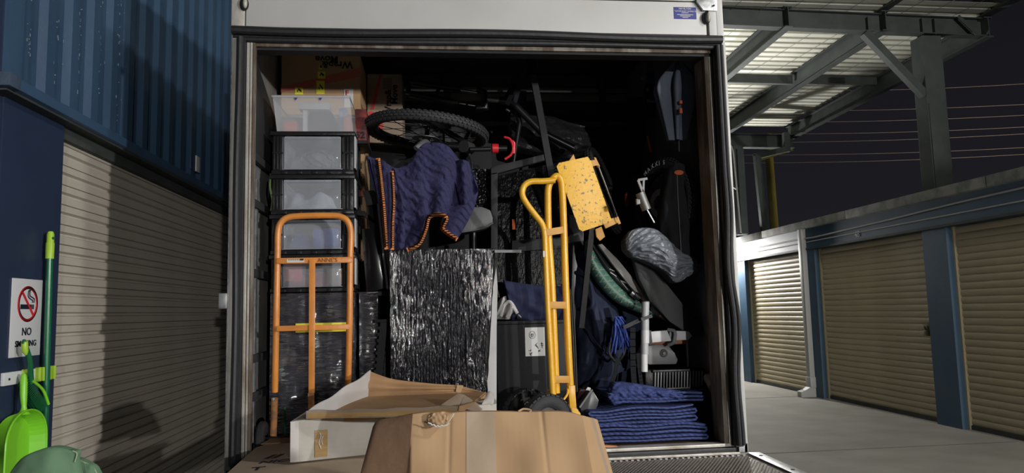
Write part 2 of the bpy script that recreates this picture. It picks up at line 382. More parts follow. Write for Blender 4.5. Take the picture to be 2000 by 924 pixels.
roller(3, 14.95, 17.7, 1.25, locky=15.0)
roller(4, 5.62, 8.45)
roller(5, 18.15, 21.0)
text('48', wr, paper, (6.468, 10.42, 2.60), (0, -1, 0), Z, .135, name='unit_number')
# conduits on the fascia
g = MB(); g.tube([(6.455, -3, 2.80), (6.455, 5.5, 2.78), (6.455, 7.0, 2.815), (6.455, 8.2, 2.80), (6.455, 9.6, 2.76), (6.455, 11.6, 2.725), (6.455, 12.0, 2.74), (6.455, 14.9, 2.74)], .013, 8)
obj('conduit', g, conduit_m, wr)
g = MB(); g.tube([(6.46, 4, 2.675), (6.46, 11.4, 2.665), (6.46, 14.8, 2.66)], .009, 8); obj('cable', g, conduit_m, wr)
# downpipe
dp = thing('downpipe', 'square pale grey downpipe between two roller doors with a kicked-out shoe', 'pipe', (6.44, 11.95, 0))
g = MB(); g.box(6.385, 6.475, 11.89, 12.01, .22, 2.90, .006); obj('pipe_shaft', g, conduit_m, dp)
g = MB(); g.box(6.375, 6.478, 11.87, 12.03, .16, .34, .01); obj('pipe_collar', g, conduit_m, dp)
g = MB(); g.prism([(6.36, .17), (6.475, .17), (6.475, .0), (6.20, .0), (6.20, .10), (6.30, .12)], 11.88, 12.02, .01); obj('shoe', g, conduit_m, dp)
# lamps: box floodlights fixed below the capping
def flood(y, label, watts, z=2.74, x=6.38, face=-1, aim=None, cone=110):
    t = thing('floodlight', label, 'lamp', (x, y, z), 'wall floodlights')
    g = MB(); g.box(x-.02*face*-1-.06, x+.06, y-.17, y+.17, z-.075, z+.075, .01); obj('housing', g, galv, t)
    g = MB(); xx = x-.075 if face < 0 else x+.075
    g.box(xx-.006, xx+.006, y-.155, y+.155, z-.06, z+.06); obj('lens', g, lens_m, t)
    g = MB(); g.box(x+.05*(-face), x+.13*(-face), y-.03, y+.03, z-.02, z+.03); obj('bracket', g, galv, t)
    lamp((x+.20*face, y, z), watts, aim=aim, cone=cone); return t
flood(LAMP_FAR.y, 'blazing white floodlight at the far end of the storage row', FAR_W)
flood(LAMP_KEY.y, 'white floodlight on the near end of the storage row', KEY_W, z=LAMP_KEY.z, aim=(.2, 4.2, 1.6), cone=100)
flood(LAMP_KEY.y-17.4, 'white floodlight on the row far behind the viewer', KEY_W*3.6, z=LAMP_KEY.z)
# ---------------- canopy over the lane
cl = thing('ceiling', 'steel canopy of ribbed metal sheet on grey beams over the lane', None, (5.5, 9, 5.2), kind='structure')
def ibeam(nm, a, b, w, h, parent=cl, mat=steel_grey, t=.014):
    a, b = V(a), V(b); g = MB()
    g.beam(a+V((0, 0, h/2-t/2)), b+V((0, 0, h/2-t/2)), w, t); g.beam(a-V((0, 0, h/2-t/2)), b-V((0, 0, h/2-t/2)), w, t); g.beam(a, b, t*.8, h-2*t)
    return obj(nm, g, mat, parent, smooth=0)
o = ibeam('cross_beam', (2.6, 8.76, 5.415), (7.55, 8.76, 5.30), .13, .255)
for xx in (5.82, 6.60, 6.78, 7.5):
    g = MB(); g.box(xx-.006, xx+.006, 8.70, 8.82, 5.18, 5.41); obj('stiffener', g, steel_grey, cl)
g = MB(); g.beam((7.1, 8.665, 5.43), (7.35, 8.665, 5.18), .012, .05); obj('stiffener', g, steel_grey, cl)
ibeam('cross_beam', (4.2, 14.05, 5.02), (7.5, 14.05, 4.98), .18, .28)
for xx, zz, y1 in ((4.66, 5.36, 14.0), (6.02, 5.33, 14.0), (7.50, 5.27, 14.2), (3.3, 5.38, 14)):
    ibeam('long_beam', (xx, 8.62, zz), (xx, y1, zz-.08), .11, .28)
    ibeam('long_beam', (xx, -1, zz+.36), (xx, 8.9, zz+.30), .15, .28)
for y in (11.05, 6.4, 3.5):
    for xa, xb in ((3.35, 4.60), (4.72, 5.95), (6.08, 7.44)):
        zq = 5.33 if y > 9 else 5.68; g = MB(); g.beam((xa, y, zq), (xb, y, zq-.02), .07, .15); obj('purlin', g, steel_grey, cl)
# ribbed sheets: ribs run across the lane
pitch = .195
prof = [(0, 0), (.118, 0), (.122, .06), (.191, .06), (.195, 0)]
for s in range(20):
    y0 = -1+s*pitch*4; g = MB(); pl = []
    for k in range(4): pl += [(y0+k*pitch+a, b) for a, b in prof[:-1]]
    pl.append((y0+4*pitch, 0))
    for i in range(len(pl)-1):
        (ya, ha), (yb, hb) = pl[i], pl[i+1]
        up_ = .32 if y0 < 8.3 else 0; za = 5.56-.0052*(ya)+up_; zb = 5.56-.0052*(yb)+up_
        g.poly([(2.6, ya, za+ha), (2.6, yb, zb+hb), (7.62, yb, zb+hb-.03), (7.62, ya, za+ha-.03)])
    obj('roof_sheet', g, zinc, cl, smooth=0)
    g = MB()
    if False:
        for k in range(4): g.box(2.6, 7.6, y0+k*pitch-.006, y0+k*pitch+.012, 5.525-.0052*y0, 5.54-.0052*y0)
        obj('rib_lap', g, steel_grey, cl, smooth=0)
g = MB()
for k in range(11):
    xx = 3.5+k*.40; g.beam((xx, 5, 5.50), (xx-.9, 14, 5.455), .004, .004)
obj('safety_mesh', g, M('mesh_wire', (.2, .2, .18), .6), cl, smooth=0)
# column, brace
cm = thing('steel_column', 'grey steel column with a diagonal brace standing on the row capping', 'column', (6.68, 8.78, 3.03), 'columns carrying the canopy')
ibm = MB()
ibm.box(6.54, 6.82, 8.66, 8.90, 3.05, 5.15, .01); obj('shaft', ibm, steel_grey, cm, smooth=0)
g = MB(); g.box(6.48, 6.92, 8.62, 8.95, 3.031, 3.055); obj('base_plate', g, steel_grey, cm)
g = MB(); g.beam((5.76, 8.72, 5.19), (6.55, 8.72, 4.34), .10, .10, (1, 0, 1)); obj('brace', g, steel_grey, cm)
g = MB(); g.box(6.55, 6.59, 8.64, 8.66, 3.06, 4.2); obj('cable_duct', g, steel_grey, cm)
c2 = thing('steel_column', 'distant grey steel column beside a bent conduit under the canopy', 'column', (6.28, 13.9, 3.03), 'columns carrying the canopy')
g = MB(); g.box(6.16, 6.36, 13.95, 14.10, 3.031, 4.88); obj('shaft', g, steel_grey, c2)
g = MB(); g.box(6.20, 6.34, 13.88, 13.93, 3.04, 4.80); obj('web_plate', g, steel_grey, c2)
c3 = thing('gutter_pipe', 'grey box downpipe cranked out from the canopy edge', 'pipe', (6.75, 13.9, 3.03))
g = MB(); g.beam((6.62, 13.75, 3.04), (6.55, 13.75, 4.62), .13, .10, (0, 1, 0)); obj('lower_run', g, steel_grey, c3)
g = MB(); g.beam((6.50, 13.75, 4.60), (7.22, 13.75, 4.76), .12, .11); obj('elbow_run', g, steel_grey, c3)
g = MB(); g.beam((7.20, 13.75, 4.70), (7.20, 13.75, 5.10), .12, .10, (0, 1, 0)); obj('upper_run', g, steel_grey, c3)
g = MB(); path = bez([(5.6, 13.7, 4.84), (5.9, 13.7, 4.85), (6.02, 13.7, 4.74), (6.05, 13.7, 4.3), (6.1, 13.7, 3.04)], 6); g.tube(path, .018, 8)
obj('conduit', g, conduit_m, c2)
g = MB(); g.beam((5.4, 13.85, 4.45), (6.15, 13.85, 3.95), .05, .05); obj('brace', g, steel_grey, c2)
# timber pole, wires, hill
g = MB(); a = P(1499, 262, 26); b = P(1512, 440, 26); b2 = b+(b-a)*1.9; b2.z = 0
g.tube([b2, b, a], [.17, .16, .145], 14)
up = thing('power_pole', 'yellow-lit timber power pole beyond the storage row', 'pole', (b2.x, b2.y, 0))
obj('pole_shaft', g, timber_m, up)
g = MB(); a = P(1500, 306, 25.8); g.beam(a-V((.3, 0, .1)), a+V((1.0, 0, .28)), .09, .11); obj('cross_arm', g, timber_m, up)
ords = ['topmost', 'second', 'third', 'fourth', 'fifth', 'sixth', 'lowest']
for k, (ya, yb) in enumerate(((178, 162), (217, 203), (239, 224), (262, 247), (279, 260), (303, 287), (319, 300))):
    a = P(1400 if k else 1500, ya if k else ya, 27); b = P(2060, yb-2, 27); g = MB()
    g.tube([a.lerp(b, i/10)-V((0, 0, .12*math.sin(math.pi*i/10))) for i in range(11)], .012, 6)
    lab(obj('power_line', g, wire_m), '%s of the thin power lines crossing the night sky' % ords[k], 'cable', 'power lines behind the canopy')
g = MB(); hp = [(14, 0)]+[(14+i*1.5, 3.6+3.4*math.exp(-((i-5)/5.0)**2)+.5*math.sin(i*1.7)) for i in range(26)]+[(53, 0)]
g.prism(hp, 60, 75); lab(obj('hill', g, hill_m), 'low dark hill outlined behind the storage row', 'hill')
# ---------------- left side: navy pillar, roller door, container above
wl = thing('wall_left', 'navy pillar and blue corrugated container wall above the roller door', None, (-1.75, 4, 0), kind='structure')
g = MB(); g.box(-2.0, -1.75, 3.075, 3.555, 0, 2.525); obj('pillar', g, navy_paint, wl)
g = MB(); g.box(-2.0, -1.757, -1, 3.068, 0, 2.525); obj('near_wall_panel', g, navy_paint, wl)
g = MB(); g.box(-2.1, -1.69, 2.98, 14, 2.525, 2.535); obj('soffit', g, steel_grey, wl)
g = MB(); g.box(-2.0, -1.76, 3.56, 14, 2.47, 2.525); obj('door_head', g, steel_grey, wl)
for a, b in ((9.3, 9.7),): g = MB(); g.box(-2.0, -1.75, a, b, 0, 2.5); obj('pillar', g, navy_paint, wl)
g = MB(); g.box(-1.80, -1.662, 3.02, 14, 2.535, 2.582, .004); obj('bottom_rail', g, cont_blue, wl)
g = MB(); g.box(-1.74, -1.658, 2.94, 3.02, 2.532, 2.588, .004); obj('corner_casting', g, M('casting_blue', (.05, .075, .12), .6, bump=.3), wl)
g = MB(); g.box(-1.82, -1.675, 2.96, 3.05, 2.588, 5.3); obj('corner_post', g, cont_blue, wl)
g = MB(); g.box(-4.2, -1.70, 2.95, 3.0, 2.54, 5.3); obj('container_end_wall', g, navy_paint, wl)
cor = [(0, 0), (.07, 0), (.105, -.036), (.175, -.036), (.21, 0)]
cor = [(a, b*.62) for a, b in cor]
y = 3.05; first = None
while y < 13.5:
    if first is None:
        g = MB(); pl = [(y+k*.21+a, b) for k in range(4) for a, b in cor[:-1]]+[(y+.84, 0)]
        for i in range(len(pl)-1):
            (ya, xa), (yb, xb) = pl[i], pl[i+1]
            g.poly([(-1.69+xa, ya, 2.582), (-1.69+xb, yb, 2.582), (-1.69+xb, yb, 5.3), (-1.69+xa, ya, 5.3)])
        first = obj('cladding_panel', g, cont_blue, wl, smooth=0)
    else:
        c = first.copy(); C.objects.link(c); c.parent = wl; c.location = first.location+V((0, y-3.05, 0))
    y += .84
g = MB()
for k in range(10):                         # chipped paint along the corrugation arrises
    yy = 3.12+k*.105
    for _ in range(34):
        zz = random.uniform(2.66, 4.1); h = random.choice((.004, .006, .014)); off = random.gauss(0, .010)
        xx = -1.689 if (k % 2 == 0) else -1.7115
        if k % 2 == 0 or abs(off) < .003: g.box(xx-.0005, xx+.0012, yy+off-.0015, yy+off+.0015, zz, zz+h)
lab(obj('paint_chip', g, cont_chip, wl, smooth=0), kind='stuff')
g = MB(); a = PX(374, 316, -1.688); b = PX(382, 318, -1.688)
g.box(-1.691, -1.684, a.y-.03, a.y+.03, a.z-.055, a.z+.055, .003); obj('vent_cover', g, cont_blue, wl)
g = MB(); g.box(-1.691, -1.682, b.y, b.y+.08, b.z-.06, b.z+.055, .003); obj('vent_label', g, paper, wl)
# left roller door: flat panels with double grooves
dr = thing('door_6', 'beige roller door beside the navy pillar', None, (-1.79, 6, 0), kind='structure')
g = MB(); pz = .0; p = .0970; prf = [(-.006, 0), (.007, .003), (.007, .040), (-.010, .046), (-.010, .055), (.007, .063), (.007, .0945), (-.006, p)]
x0 = -1.80
for i in range(len(prf)-1):
    a, b = prf[i], prf[i+1]; g.poly([(x0+a[0], 3.56, .03+a[1]), (x0+a[0], 9.3, .03+a[1]), (x0+b[0], 9.3, .03+b[1]), (x0+b[0], 3.56, .03+b[1])])
s = obj('slat', g, beige_door, dr, smooth=0)
for i in range(1, 26):
    c = s.copy(); C.objects.link(c); c.parent = dr; c.location = s.location+V((0, 0, i*p))
g = MB(); g.box(-1.83, -1.77, 3.56, 9.3, 0, .03); obj('bottom_rail', g, steel_grey, dr)
lp = thing('lamp_post', 'short lamp post behind the truck throwing light up at the canopy', 'lamp', (3.6, 11.6, 0))
g = MB(); g.cyl((3.6, 11.6, 0), (3.6, 11.6, 2.72), .035); obj('post_tube', g, galv, lp)
g = MB(); g.obox(V((3.6, 11.62, 2.78)), (.30, .10, .14), Matrix.Rotation(.5, 3, 'X'), .01); obj('lamp_head', g, galv, lp)
g = MB(); g.obox(V((3.6, 11.58, 2.84)), (.26, .05, .02), Matrix.Rotation(.5, 3, 'X')); obj('lens', g, lens_m, lp)
lamp(LAMP_POST, POST_W, .10, aim=(3.9, 10.1, 5.4), cone=112)
sl = thing('street_lamp', 'sodium street lamp beyond the storage row, outside the view', 'lamp', (25, 19, 0))
g = MB(); g.tube([(25, 19, 0), (25, 19, 8.6)], [.12, .07], 12); obj('lamp_pole', g, galv, sl)
g = MB(); g.beam((25, 19, 8.5), (23.6, 19.4, 8.7), .06, .06); obj('lamp_arm', g, galv, sl)
g = MB(); g.box(23.2, 23.8, 19.3, 19.6, 8.6, 8.75, .03); obj('lamp_head', g, galv, sl)
lamp((23.5, 19.45, 8.5), 650, .12, (1, .84, .55))
bt = thing('canopy_fill_light', 'added fill tube light under the canopy beams, outside the view', 'lamp', (5.2, -.4, 5.36))  # added fill lamp, unseen, brightening doors, floor and column faces
g = MB(); g.box(5.14, 5.26, -1.0, .2, 5.30, 5.36, .005); obj('tube_housing', g, galv, bt)
g = MB(); g.box(5.16, 5.24, -.95, .15, 5.285, 5.30); obj('tube_lens', g, lens_m, bt)
lamp((5.2, -.4, 5.2), 520, .25)
g = MB(); g.box(5.17, 5.23, -.45, -.35, 5.36, 5.56); obj('hanger', g, galv, bt)
# no-smoking sign
sx = -1.744
a = PX(20, 542, -1.75); b = PX(82, 549, -1.75); c_ = PX(73, 705, -1.75); d = PX(14, 697, -1.75)
y0, y1, z0, z1 = 3.185, 3.415, 1.455, 1.785
sg = thing('no_smoking_sign', 'white no smoking sign with a red ring on the navy pillar', 'sign', (-1.748, 3.30, 1.455))
g = MB(); g.box(-1.7495, -1.745, y0, y1, z0, z1, .001); obj('sign_plate', g, sign_white, sg)
cy, cz, R_ = 3.302, 1.678, .075
def ringm(r0, r1, n=40):
    g = MB()
    for i in range(n):
        t0, t1 = 2*math.pi*i/n, 2*math.pi*(i+1)/n
        q = [(r0, t0), (r1, t0), (r1, t1), (r0, t1)]
        g.slab([(sx-.001, cy+r*math.cos(t), cz+r*math.sin(t)) for r, t in q], X, .002)
    return g
def vbar(g, a, b, w_, xo=0, hgt=.002):
    a, b = V((0, *a)), V((0, *b)); d = (b-a).normalized(); n_ = V((0, -d.z, d.y))*w_/2
    g.slab([V((sx-.001+xo, 0, 0))+q for q in (a-n_, b-n_, b+n_, a+n_)], X, hgt)
g = MB(); vbar(g, (cy-.055, cz-.012), (cy+.026, cz-.012), .020); vbar(g, (cy+.031, cz-.012), (cy+.036, cz-.012), .020); vbar(g, (cy+.041, cz-.012), (cy+.046, cz-.012), .020)
g.tube(bez([(sx, cy+.045, cz+.006), (sx, cy+.046, cz+.022), (sx, cy+.028, cz+.030), (sx, cy+.012, cz+.036), (sx, cy+.012, cz+.056), (sx, cy+.026, cz+.064)], 6), .0026, 6)
g.tube(bez([(sx, cy+.033, cz+.006), (sx, cy+.034, cz+.016), (sx, cy+.016, cz+.022), (sx, cy+.0, cz+.032), (sx, cy+.0, cz+.052), (sx, cy+.008, cz+.060)], 6), .0026, 6)
obj('cigarette_symbol', g, sign_ink, sg)
g = ringm(.064, .077); vbar(g, (cy-.046, cz+.050), (cy+.046, cz-.050), .011, .0006); obj('prohibition_ring', g, sign_red, sg)
text('NO', sg, sign_ink, (sx, cy-.001, 1.545), Y, Z, .046, bold=.012, align='CENTER')
text('SMOKING', sg, sign_ink, (sx, cy-.003, 1.498), Y, Z, .036, bold=.012, align='CENTER')
# wall clip rack with pole, brush, dustpan
rk = thing('tool_clip_rack', 'white wall strip with lime spring clips below the sign', 'rack', (-1.75, 3.3, 1.34))
g = MB(); g.box(-1.75, -1.735, 3.14, 3.505, 1.345, 1.398, .003); obj('back_strip', g, sign_white, rk)
for yy in (3.285, 3.385, 3.475):
    g = MB()
    for s_ in (-.019, .014): g.box(-1.735, -1.712, yy+s_, yy+s_+.005, 1.342, 1.402, .002)
    g.box(-1.738, -1.733, yy-.019, yy+.019, 1.342, 1.402, .001); obj('spring_clip', g, lime_tip, rk)
g = MB(); g.cyl((-1.734, 3.172, 1.37), (-1.732, 3.172, 1.37), .005); obj('screw_hole', g, print_black, rk)
pt = PX(96, 455, -1.70); pb = PX(88, 760, -1.70)
bp_ = thing('broom_pole', 'long dark green broom handle with a lime hanging cap', 'broom', (-1.70, 3.43, .0))
g = MB(); g.tube([(-1.708, 3.43, .42), (-1.715, 3.403, 1.94)], .0135, 16); obj('shaft', g, green_pole, bp_)
g = MB(); g.lathe((-1.715, 3.403, 1.88), Z, [(.0001, 0), (.017, 0), (.0175, .07), (.015, .075), (.015, .11), (.010, .123), (.0001, .124)], 20); obj('hanging_cap', g, lime_tip, bp_)
g = MB(); g.cyl((-1.702, 3.398, 1.972), (-1.698, 3.396, 1.972), .006); obj('hanging_hole', g, green_dk, bp_)
g = MB(); g.box(-1.735, -1.675, 3.28, 3.57, .36, .44, .01); obj('broom_head', g, green_dk, bp_)
g = MB()
for k in range(28):
    for j in range(3): g.beam((-1.72+j*.02, 3.29+k*.0100, .36), (-1.725+j*.022, 3.285+k*.0105, .0), .005, .005)
lab(obj('bristles', g, green_dk, bp_, smooth=0), kind='stuff')
# hand brush behind dustpan
hb = thing('hand_brush', 'dark green hand brush with a lime hanging tip behind the dustpan', 'brush', (-1.715, 3.36, 1.2))
p0, p1, p2 = PX(48, 672, -1.70), PX(60, 735, -1.70), PX(92, 790, -1.68)
g = MB(); g.tube(bez([p0+V((0, 0, .01)), p0, p0.lerp(p1, .5)+V((.008, 0, 0)), p1, p1+V((0, .01, -.03))], 5), [.007]+[.011]*8+[.011]*12, 12); obj('grip', g, green_dk, hb)
g = MB(); g.tube([p0+V((.0, -.002, .018)), p0+V((0, 0, .008)), p0+V((.001, .004, -.03)), p0+V((.004, .008, -.045))], [.005, .0125, .013, .005], 12); obj('hanging_tip', g, lime_tip, hb)
g = MB(); g.tube(bez([p1+V((.01, 0, -.02)), p1.lerp(p2, .5)+V((.01, .012, 0)), p2+V((.006, 0, 0))], 6), .006, 8); obj('brush_edge', g, lime_pl, hb)
g = MB()
for k in range(22):
    q = p1.lerp(p2, k/21)+V((.002, .004, -.012*math.sin(math.pi*k/21)))
    for j in range(3): g.beam(q+V((-.012*j, 0, 0)), q+V((-.012*j-.004, -.050, -.028)), .003, .003)
lab(obj('bristles', g, green_dk, hb, smooth=0), kind='stuff')
# dustpan: hangs from a clip, mouth down
dpn = thing('dustpan', 'lime green dustpan hanging mouth down from the clip rack', 'dustpan', (-1.68, 3.28, .97))
xb = -1.70
def Q(px, py, x): return PX(px, py, x)
# pan body outline in the y,z plane at x=-1.66 (open face)
top = [(-4, 915), (2, 855), (14, 822), (36, 802), (50, 797)]
def pan(u, v):          # u around the scoop from left lip over the top to right lip ; v 0 rim - 1 back
    t = math.pi*(u); cy_, cz_ = 3.205, 1.09
    ry, rz = .150, .150
    yy = cy_-ry*math.cos(t); zz = cz_+rz*math.sin(t)**.75 if 0 < u < 1 else cz_
    k = v
    yy = cy_+(yy-cy_)*(1-.16*k); zz = cz_+(zz-cz_)*(1-.16*k)
    return yy, zz
g = MB(); N = 24; zb = .95
pathr = []
for i in range(N+1):
    pathr.append(pan(i/N, 0))
rim = [(3.052, zb)]+pathr+[(3.358, zb)]
inn = [(3.075, zb+.0)]+[(3.205+(y_-3.205)*.86, 1.09+(z_-1.09)*.88) for y_, z_ in pathr]+[(3.335, zb)]
def ptr(p, x): return V((x, p[0], p[1]))
xo, xi = -1.672, -1.733
for i in range(len(rim)-1):
    g.slab([ptr(rim[i], xo), ptr(rim[i+1], xo), ptr(inn[i+1], xi), ptr(inn[i], xi)], V((0, 3.205-(rim[i][0]+rim[i+1][0])/2, 1.05-(rim[i][1]+rim[i+1][1])/2)), .003)
obj('pan_wall', g, lime_pl, dpn, smooth=60)
g = MB(); g.slab([ptr(p_, xi) for p_ in inn], X, .003)
for i in range(2): pass
obj('pan_floor', g, lime_pl, dpn)
g = MB(); g.tube([ptr(p_, xo) for p_ in rim], .0042, 8); obj('pan_rim', g, lime_pl, dpn)
g = MB(); g.tube([ptr((3.09, zb+.03), xi+.004), ptr((3.32, zb+.03), xi+.004)], .003, 6); obj('lip_ridge', g, green_dk, dpn)
g = MB(); g.box(xi+.003, xi+.006, 3.26, 3.31, zb+.05, zb+.07, .001); obj('maker_plate', g, lime_tip, dpn)
g = MB(); g.tube(bez([(-1.69, 3.205, 1.225), (-1.69, 3.205, 1.255), (-1.695, 3.208, 1.30), (-1.70, 3.214, 1.36), (-1.703, 3.216, 1.39)], 6), [.026, .024, .019, .015, .012, .011, .010, .0105, .011, .012, .0125, .013, .0135, .014, .014, .014, .014, .014, .0135, .013, .012, .011, .010, .008, .004], 14)
obj('handle', g, lime_pl, dpn)
# sage green folded cloth on a stand in the lower left corner
st_ = thing('plastic_crate', 'dark plastic crate hidden below the sage green cloth', 'crate', (-1.05, 2.2, 0))
g = MB(); g.box(-1.40, -.975, 1.98, 2.42, 0, .95, .01); obj('crate_body', g, black_pl, st_)
g = MB(); g.box(-1.42, -.955, 1.96, 2.44, .95, .975, .008); obj('crate_rim', g, black_pl, st_)
def lobes(f_px, Yc, th, seed):
    def f(u, v):
        q = f_px(u, v); r = math.sin(math.pi*u)*math.sin(math.pi*min(v, .99)*.5+.2)
        Yp = Yc-th*r+.012*noise.noise(V((u*4, v*4, seed)))
        return P(q.x, q.y, Yp)
    return f
sgc = thing('green_cloth', 'sage green folded cloth with a pale piped edge in the lower left corner', 'cloth', (-1.1, 2.2, .975))
f1 = coons([(12, 935), (45, 893), (100, 874), (142, 881)], [(0, 1010), (60, 1014), (110, 1012), (175, 1005)], [(12, 935), (6, 970), (0, 1010)], [(142, 881), (150, 884), (146, 902), (158, 950), (175, 1005)])
g = MB(); g.grid(lobes(f1, 2.15, .06, 1), 26, 20, (0, .03, 0)); obj('main_fold', g, sage_cloth, sgc, smooth=80)
f2 = coons([(130, 905), (148, 897), (170, 906), (184, 916), (196, 940)], [(120, 1008), (150, 1010), (180, 1008), (200, 1005), (215, 1002)], [(130, 905), (126, 950), (120, 1008)], [(196, 940), (206, 970), (215, 1002)])
g = MB(); g.grid(lobes(f2, 2.24, .04, 5), 20, 18, (0, .03, 0)); obj('small_fold', g, sage_cloth, sgc, smooth=80)
g = MB(); pth = [P(x_, y_, 2.148) for x_, y_ in ((142, 881), (149, 884), (150, 890), (146, 902))]; g.tube(bez(pth, 4), .0022, 6)
pth = [P(x_, y_, 2.235) for x_, y_ in ((148, 897), (170, 906), (184, 916), (196, 940))]; g.tube(bez(pth, 5), .0022, 6); obj('piping', g, sage_trim, sgc)
# ================================================================== TRUCK
tr = thing('truck', 'white box truck with its rear doorway open, packed with household goods', 'truck', (.27, 6, 0))
XL, XR, YB = -.933, 1.462, 3.40
g = MB(); g.box(XL, XL+.035, 3.44, 9.5, .88, 3.32); obj('left_side_panel', g, white_body, tr)
g = MB(); g.box(XR-.03, XR, 3.44, 9.5, .88, 3.32); obj('right_side_panel', g, white_body, tr)
g = MB(); g.box(XL, XR, 3.44, 9.5, 3.32, 3.36); obj('roof_panel', g, white_body, tr)
g = MB(); g.box(XL, XR, 9.45, 9.5, .88, 3.32); obj('front_bulkhead', g, white_body, tr)
g = MB(); g.box(XL+.04, XR-.04, 3.45, 5.0, .86, .935); obj('load_floor', g, deck_wood, tr)
g = MB(); g.box(XL+.036, XR-.032, 5.0, 5.04, .935, 3.32); obj('bulkhead', g, dark_in, tr)
g = MB(); g.box(XL+.036, XR-.032, 3.47, 5.0, 3.29, 3.319); obj('ceiling_liner', g, dark_in, tr)
g = MB(); g.box(XL+.036, XL+.042, 3.47, 5.0, .935, 3.29); obj('left_liner', g, ply_in, tr)
g = MB(); g.box(XR-.038, XR-.031, 3.47, 5.0, .935, 3.29); obj('right_liner', g, ply_in, tr)
for k in range(5):                                   # chassis, wheels under the body
    pass
g = MB(); g.box(-.2, -.1, 3.6, 9.4, .60, .86); g.box(.64, .74, 3.6, 9.4, .60, .86); obj('chassis_rail', g, satin_black, tr)
for xx in (-.72, 1.24):
    g = MB(); g.lathe((xx-.12, 7.2, .45), X, [(.2, 0), (.42, 0), (.45, .03), (.45, .21), (.42, .24), (.2, .24)], 32); obj('wheel', g, tyre_m, tr)
# header, posts, trims
g = MB(); g.box(-.868, 1.375, 3.355, 3.44, 2.955, 3.125, .004); obj('header_panel', g, white_body, tr)
g = MB(); g.box(-.868, 1.375, 3.352, 3.44, 3.131, 3.36, .004); obj('header_upper_panel', g, white_body, tr)
g = MB(); g.box(XL, -.873, 3.35, 3.45, 2.95, 3.36, .003); obj('left_corner_post', g, dirty_alu, tr)
g = MB(); g.box(1.385, 1.425, 3.345, 3.45, 2.95, 3.36, .003); g.box(1.428, XR, 3.35, 3.45, 2.95, 3.36, .003); obj('right_corner_post', g, white_body, tr)
cpx = [(1361, -30), (1361, 3), (1374, 20), (1401, 21), (1400, -30)]
g = MB(); g.pp(cpx, 3.335, .02, .002); obj('corner_cap', g, galv, tr)
q = P(1394, 11, 3.33); g = MB(); g.lathe(q, -Y, [(.0001, .006), (.004, .006), (.005, 0)], 10); obj('rivet', g, steel_grey, tr)
def marker(cx, cz):
    g = MB(); b = bmesh.ops.create_uvsphere(g.b, u_segments=20, v_segments=12, radius=1, matrix=Matrix.Translation((cx, 3.345, cz)) @ Matrix.Diagonal((.021, .018, .032, 1))); o = obj('marker_lamp', g, rubber, tr)
    g = MB(); b = bmesh.ops.create_uvsphere(g.b, u_segments=20, v_segments=12, radius=1, matrix=Matrix.Translation((cx+.006, 3.336, cz)) @ Matrix.Diagonal((.011, .014, .024, 1))); obj('lens', g, lens_off, o)
q = P(1380, 35, 3.345); marker(q.x, q.z); q = P(477, 8, 3.345); marker(q.x, q.z)
# sticker
a = P(1316, 13, 3.35); b = P(1361, 37, 3.35)
g = MB(); g.box(a.x, b.x, 3.3535, 3.3545, b.z, a.z); st = obj('dealer_sticker', g, sticker_blue, tr)
g = MB(); 
cxs = (a.x+b.x)/2; W = b.x-a.x; H = a.z-b.z
text('HAMILTON', st, paper, (cxs, 3.3533, a.z-H*.20), X, Z, .0125, .0006, bold=.02, align='CENTER')
text('MOTOR BODY WORKS ©', st, paper, (cxs, 3.3533, a.z-H*.40), X, Z, .0098, .0006, bold=.02, align='CENTER')
g = MB()
for fz, w_ in ((.50, .30), (.66, .72), (.78, .46), (.90, .26)): g.box(cxs-W*w_/2, cxs+W*w_/2, 3.3525, 3.3533, a.z-H*fz, a.z-H*fz+.0028)
obj('small_print', g, paper, st)
# rubber seal along the header and down both sides
g = MB(); n = 40
zt = lambda t: 2.925-.006*math.sin(t*9)-.004*t
g.tube([(XL+.005+t*(1.447-XL-.005), 3.345, zt(t)+.010) for t in [i/n for i in range(n+1)]], .020, 10)
g.tube([(XL+.02+t*(1.44-XL-.02), 3.37, 2.900-.003*math.sin(t*7)) for t in [i/n for i in range(n+1)]], .014, 10)
g.box(XL+.01, 1.44, 3.36, 3.42, 2.895, 2.955); obj('header_seal', g, rubber, tr)
g = MB(); g.box(XL+.006, XL+.028, 3.355, 3.44, .93, 2.90, .002); obj('left_edge_strip', g, dirty_alu, tr)
g = MB(); g.box(XL, XL+.006, 3.36, 3.46, .90, 2.95); obj('left_edge_strip', g, galv, tr)
g = MB(); g.tube([(-.893+.003*math.sin(z*5), 3.345, z) for z in [.95+i*.065 for i in range(31)]], .016, 10); g.box(-.905, -.868, 3.35, 3.44, .93, 2.90); obj('left_seal', g, rubber, tr)
for x0, x1, mt_ in ((-.866, -.853, dirty_alu), (-.850, -.840, dirty_alu), (-.838, -.828, rust_frame)):
    g = MB(); g.box(x0, x1, 3.37, 3.405 if mt_ is rust_frame else 3.44, .94, 2.885, .002); obj('left_door_jamb', g, mt_, tr)
g = MB(); g.box(-.86, 1.40, 3.385, 3.46, 2.872, 2.890); obj('header_rail', g, rust_frame, tr)
g = MB(); g.box(-.86, 1.40, 3.40, 3.47, 2.860, 2.871); obj('header_angle', g, grey_frame, tr)
for x0, x1, mt_ in ((1.372, 1.394, rust_frame), (1.396, 1.410, dirty_alu)):
    g = MB(); g.box(x0, x1, 3.40, 3.54 if mt_ is rust_frame else 3.44, .94, 2.86, .002); obj('right_door_jamb', g, mt_, tr)
g = MB(); g.box(1.394, 1.402, 3.56, 3.60, .94, 2.86, .002); obj('right_door_jamb', g, rust_frame, tr)
g = MB()
for x0, am, r in ((1.424, .010, .013), (1.444, .013, .010)):
    g.tube([(x0+am*math.sin(i*.55)*(1 if i > 12 else .15)*math.exp(-((24-i)/9)**2), 3.35, 2.90-i*.0545) for i in range(37)], r, 10)
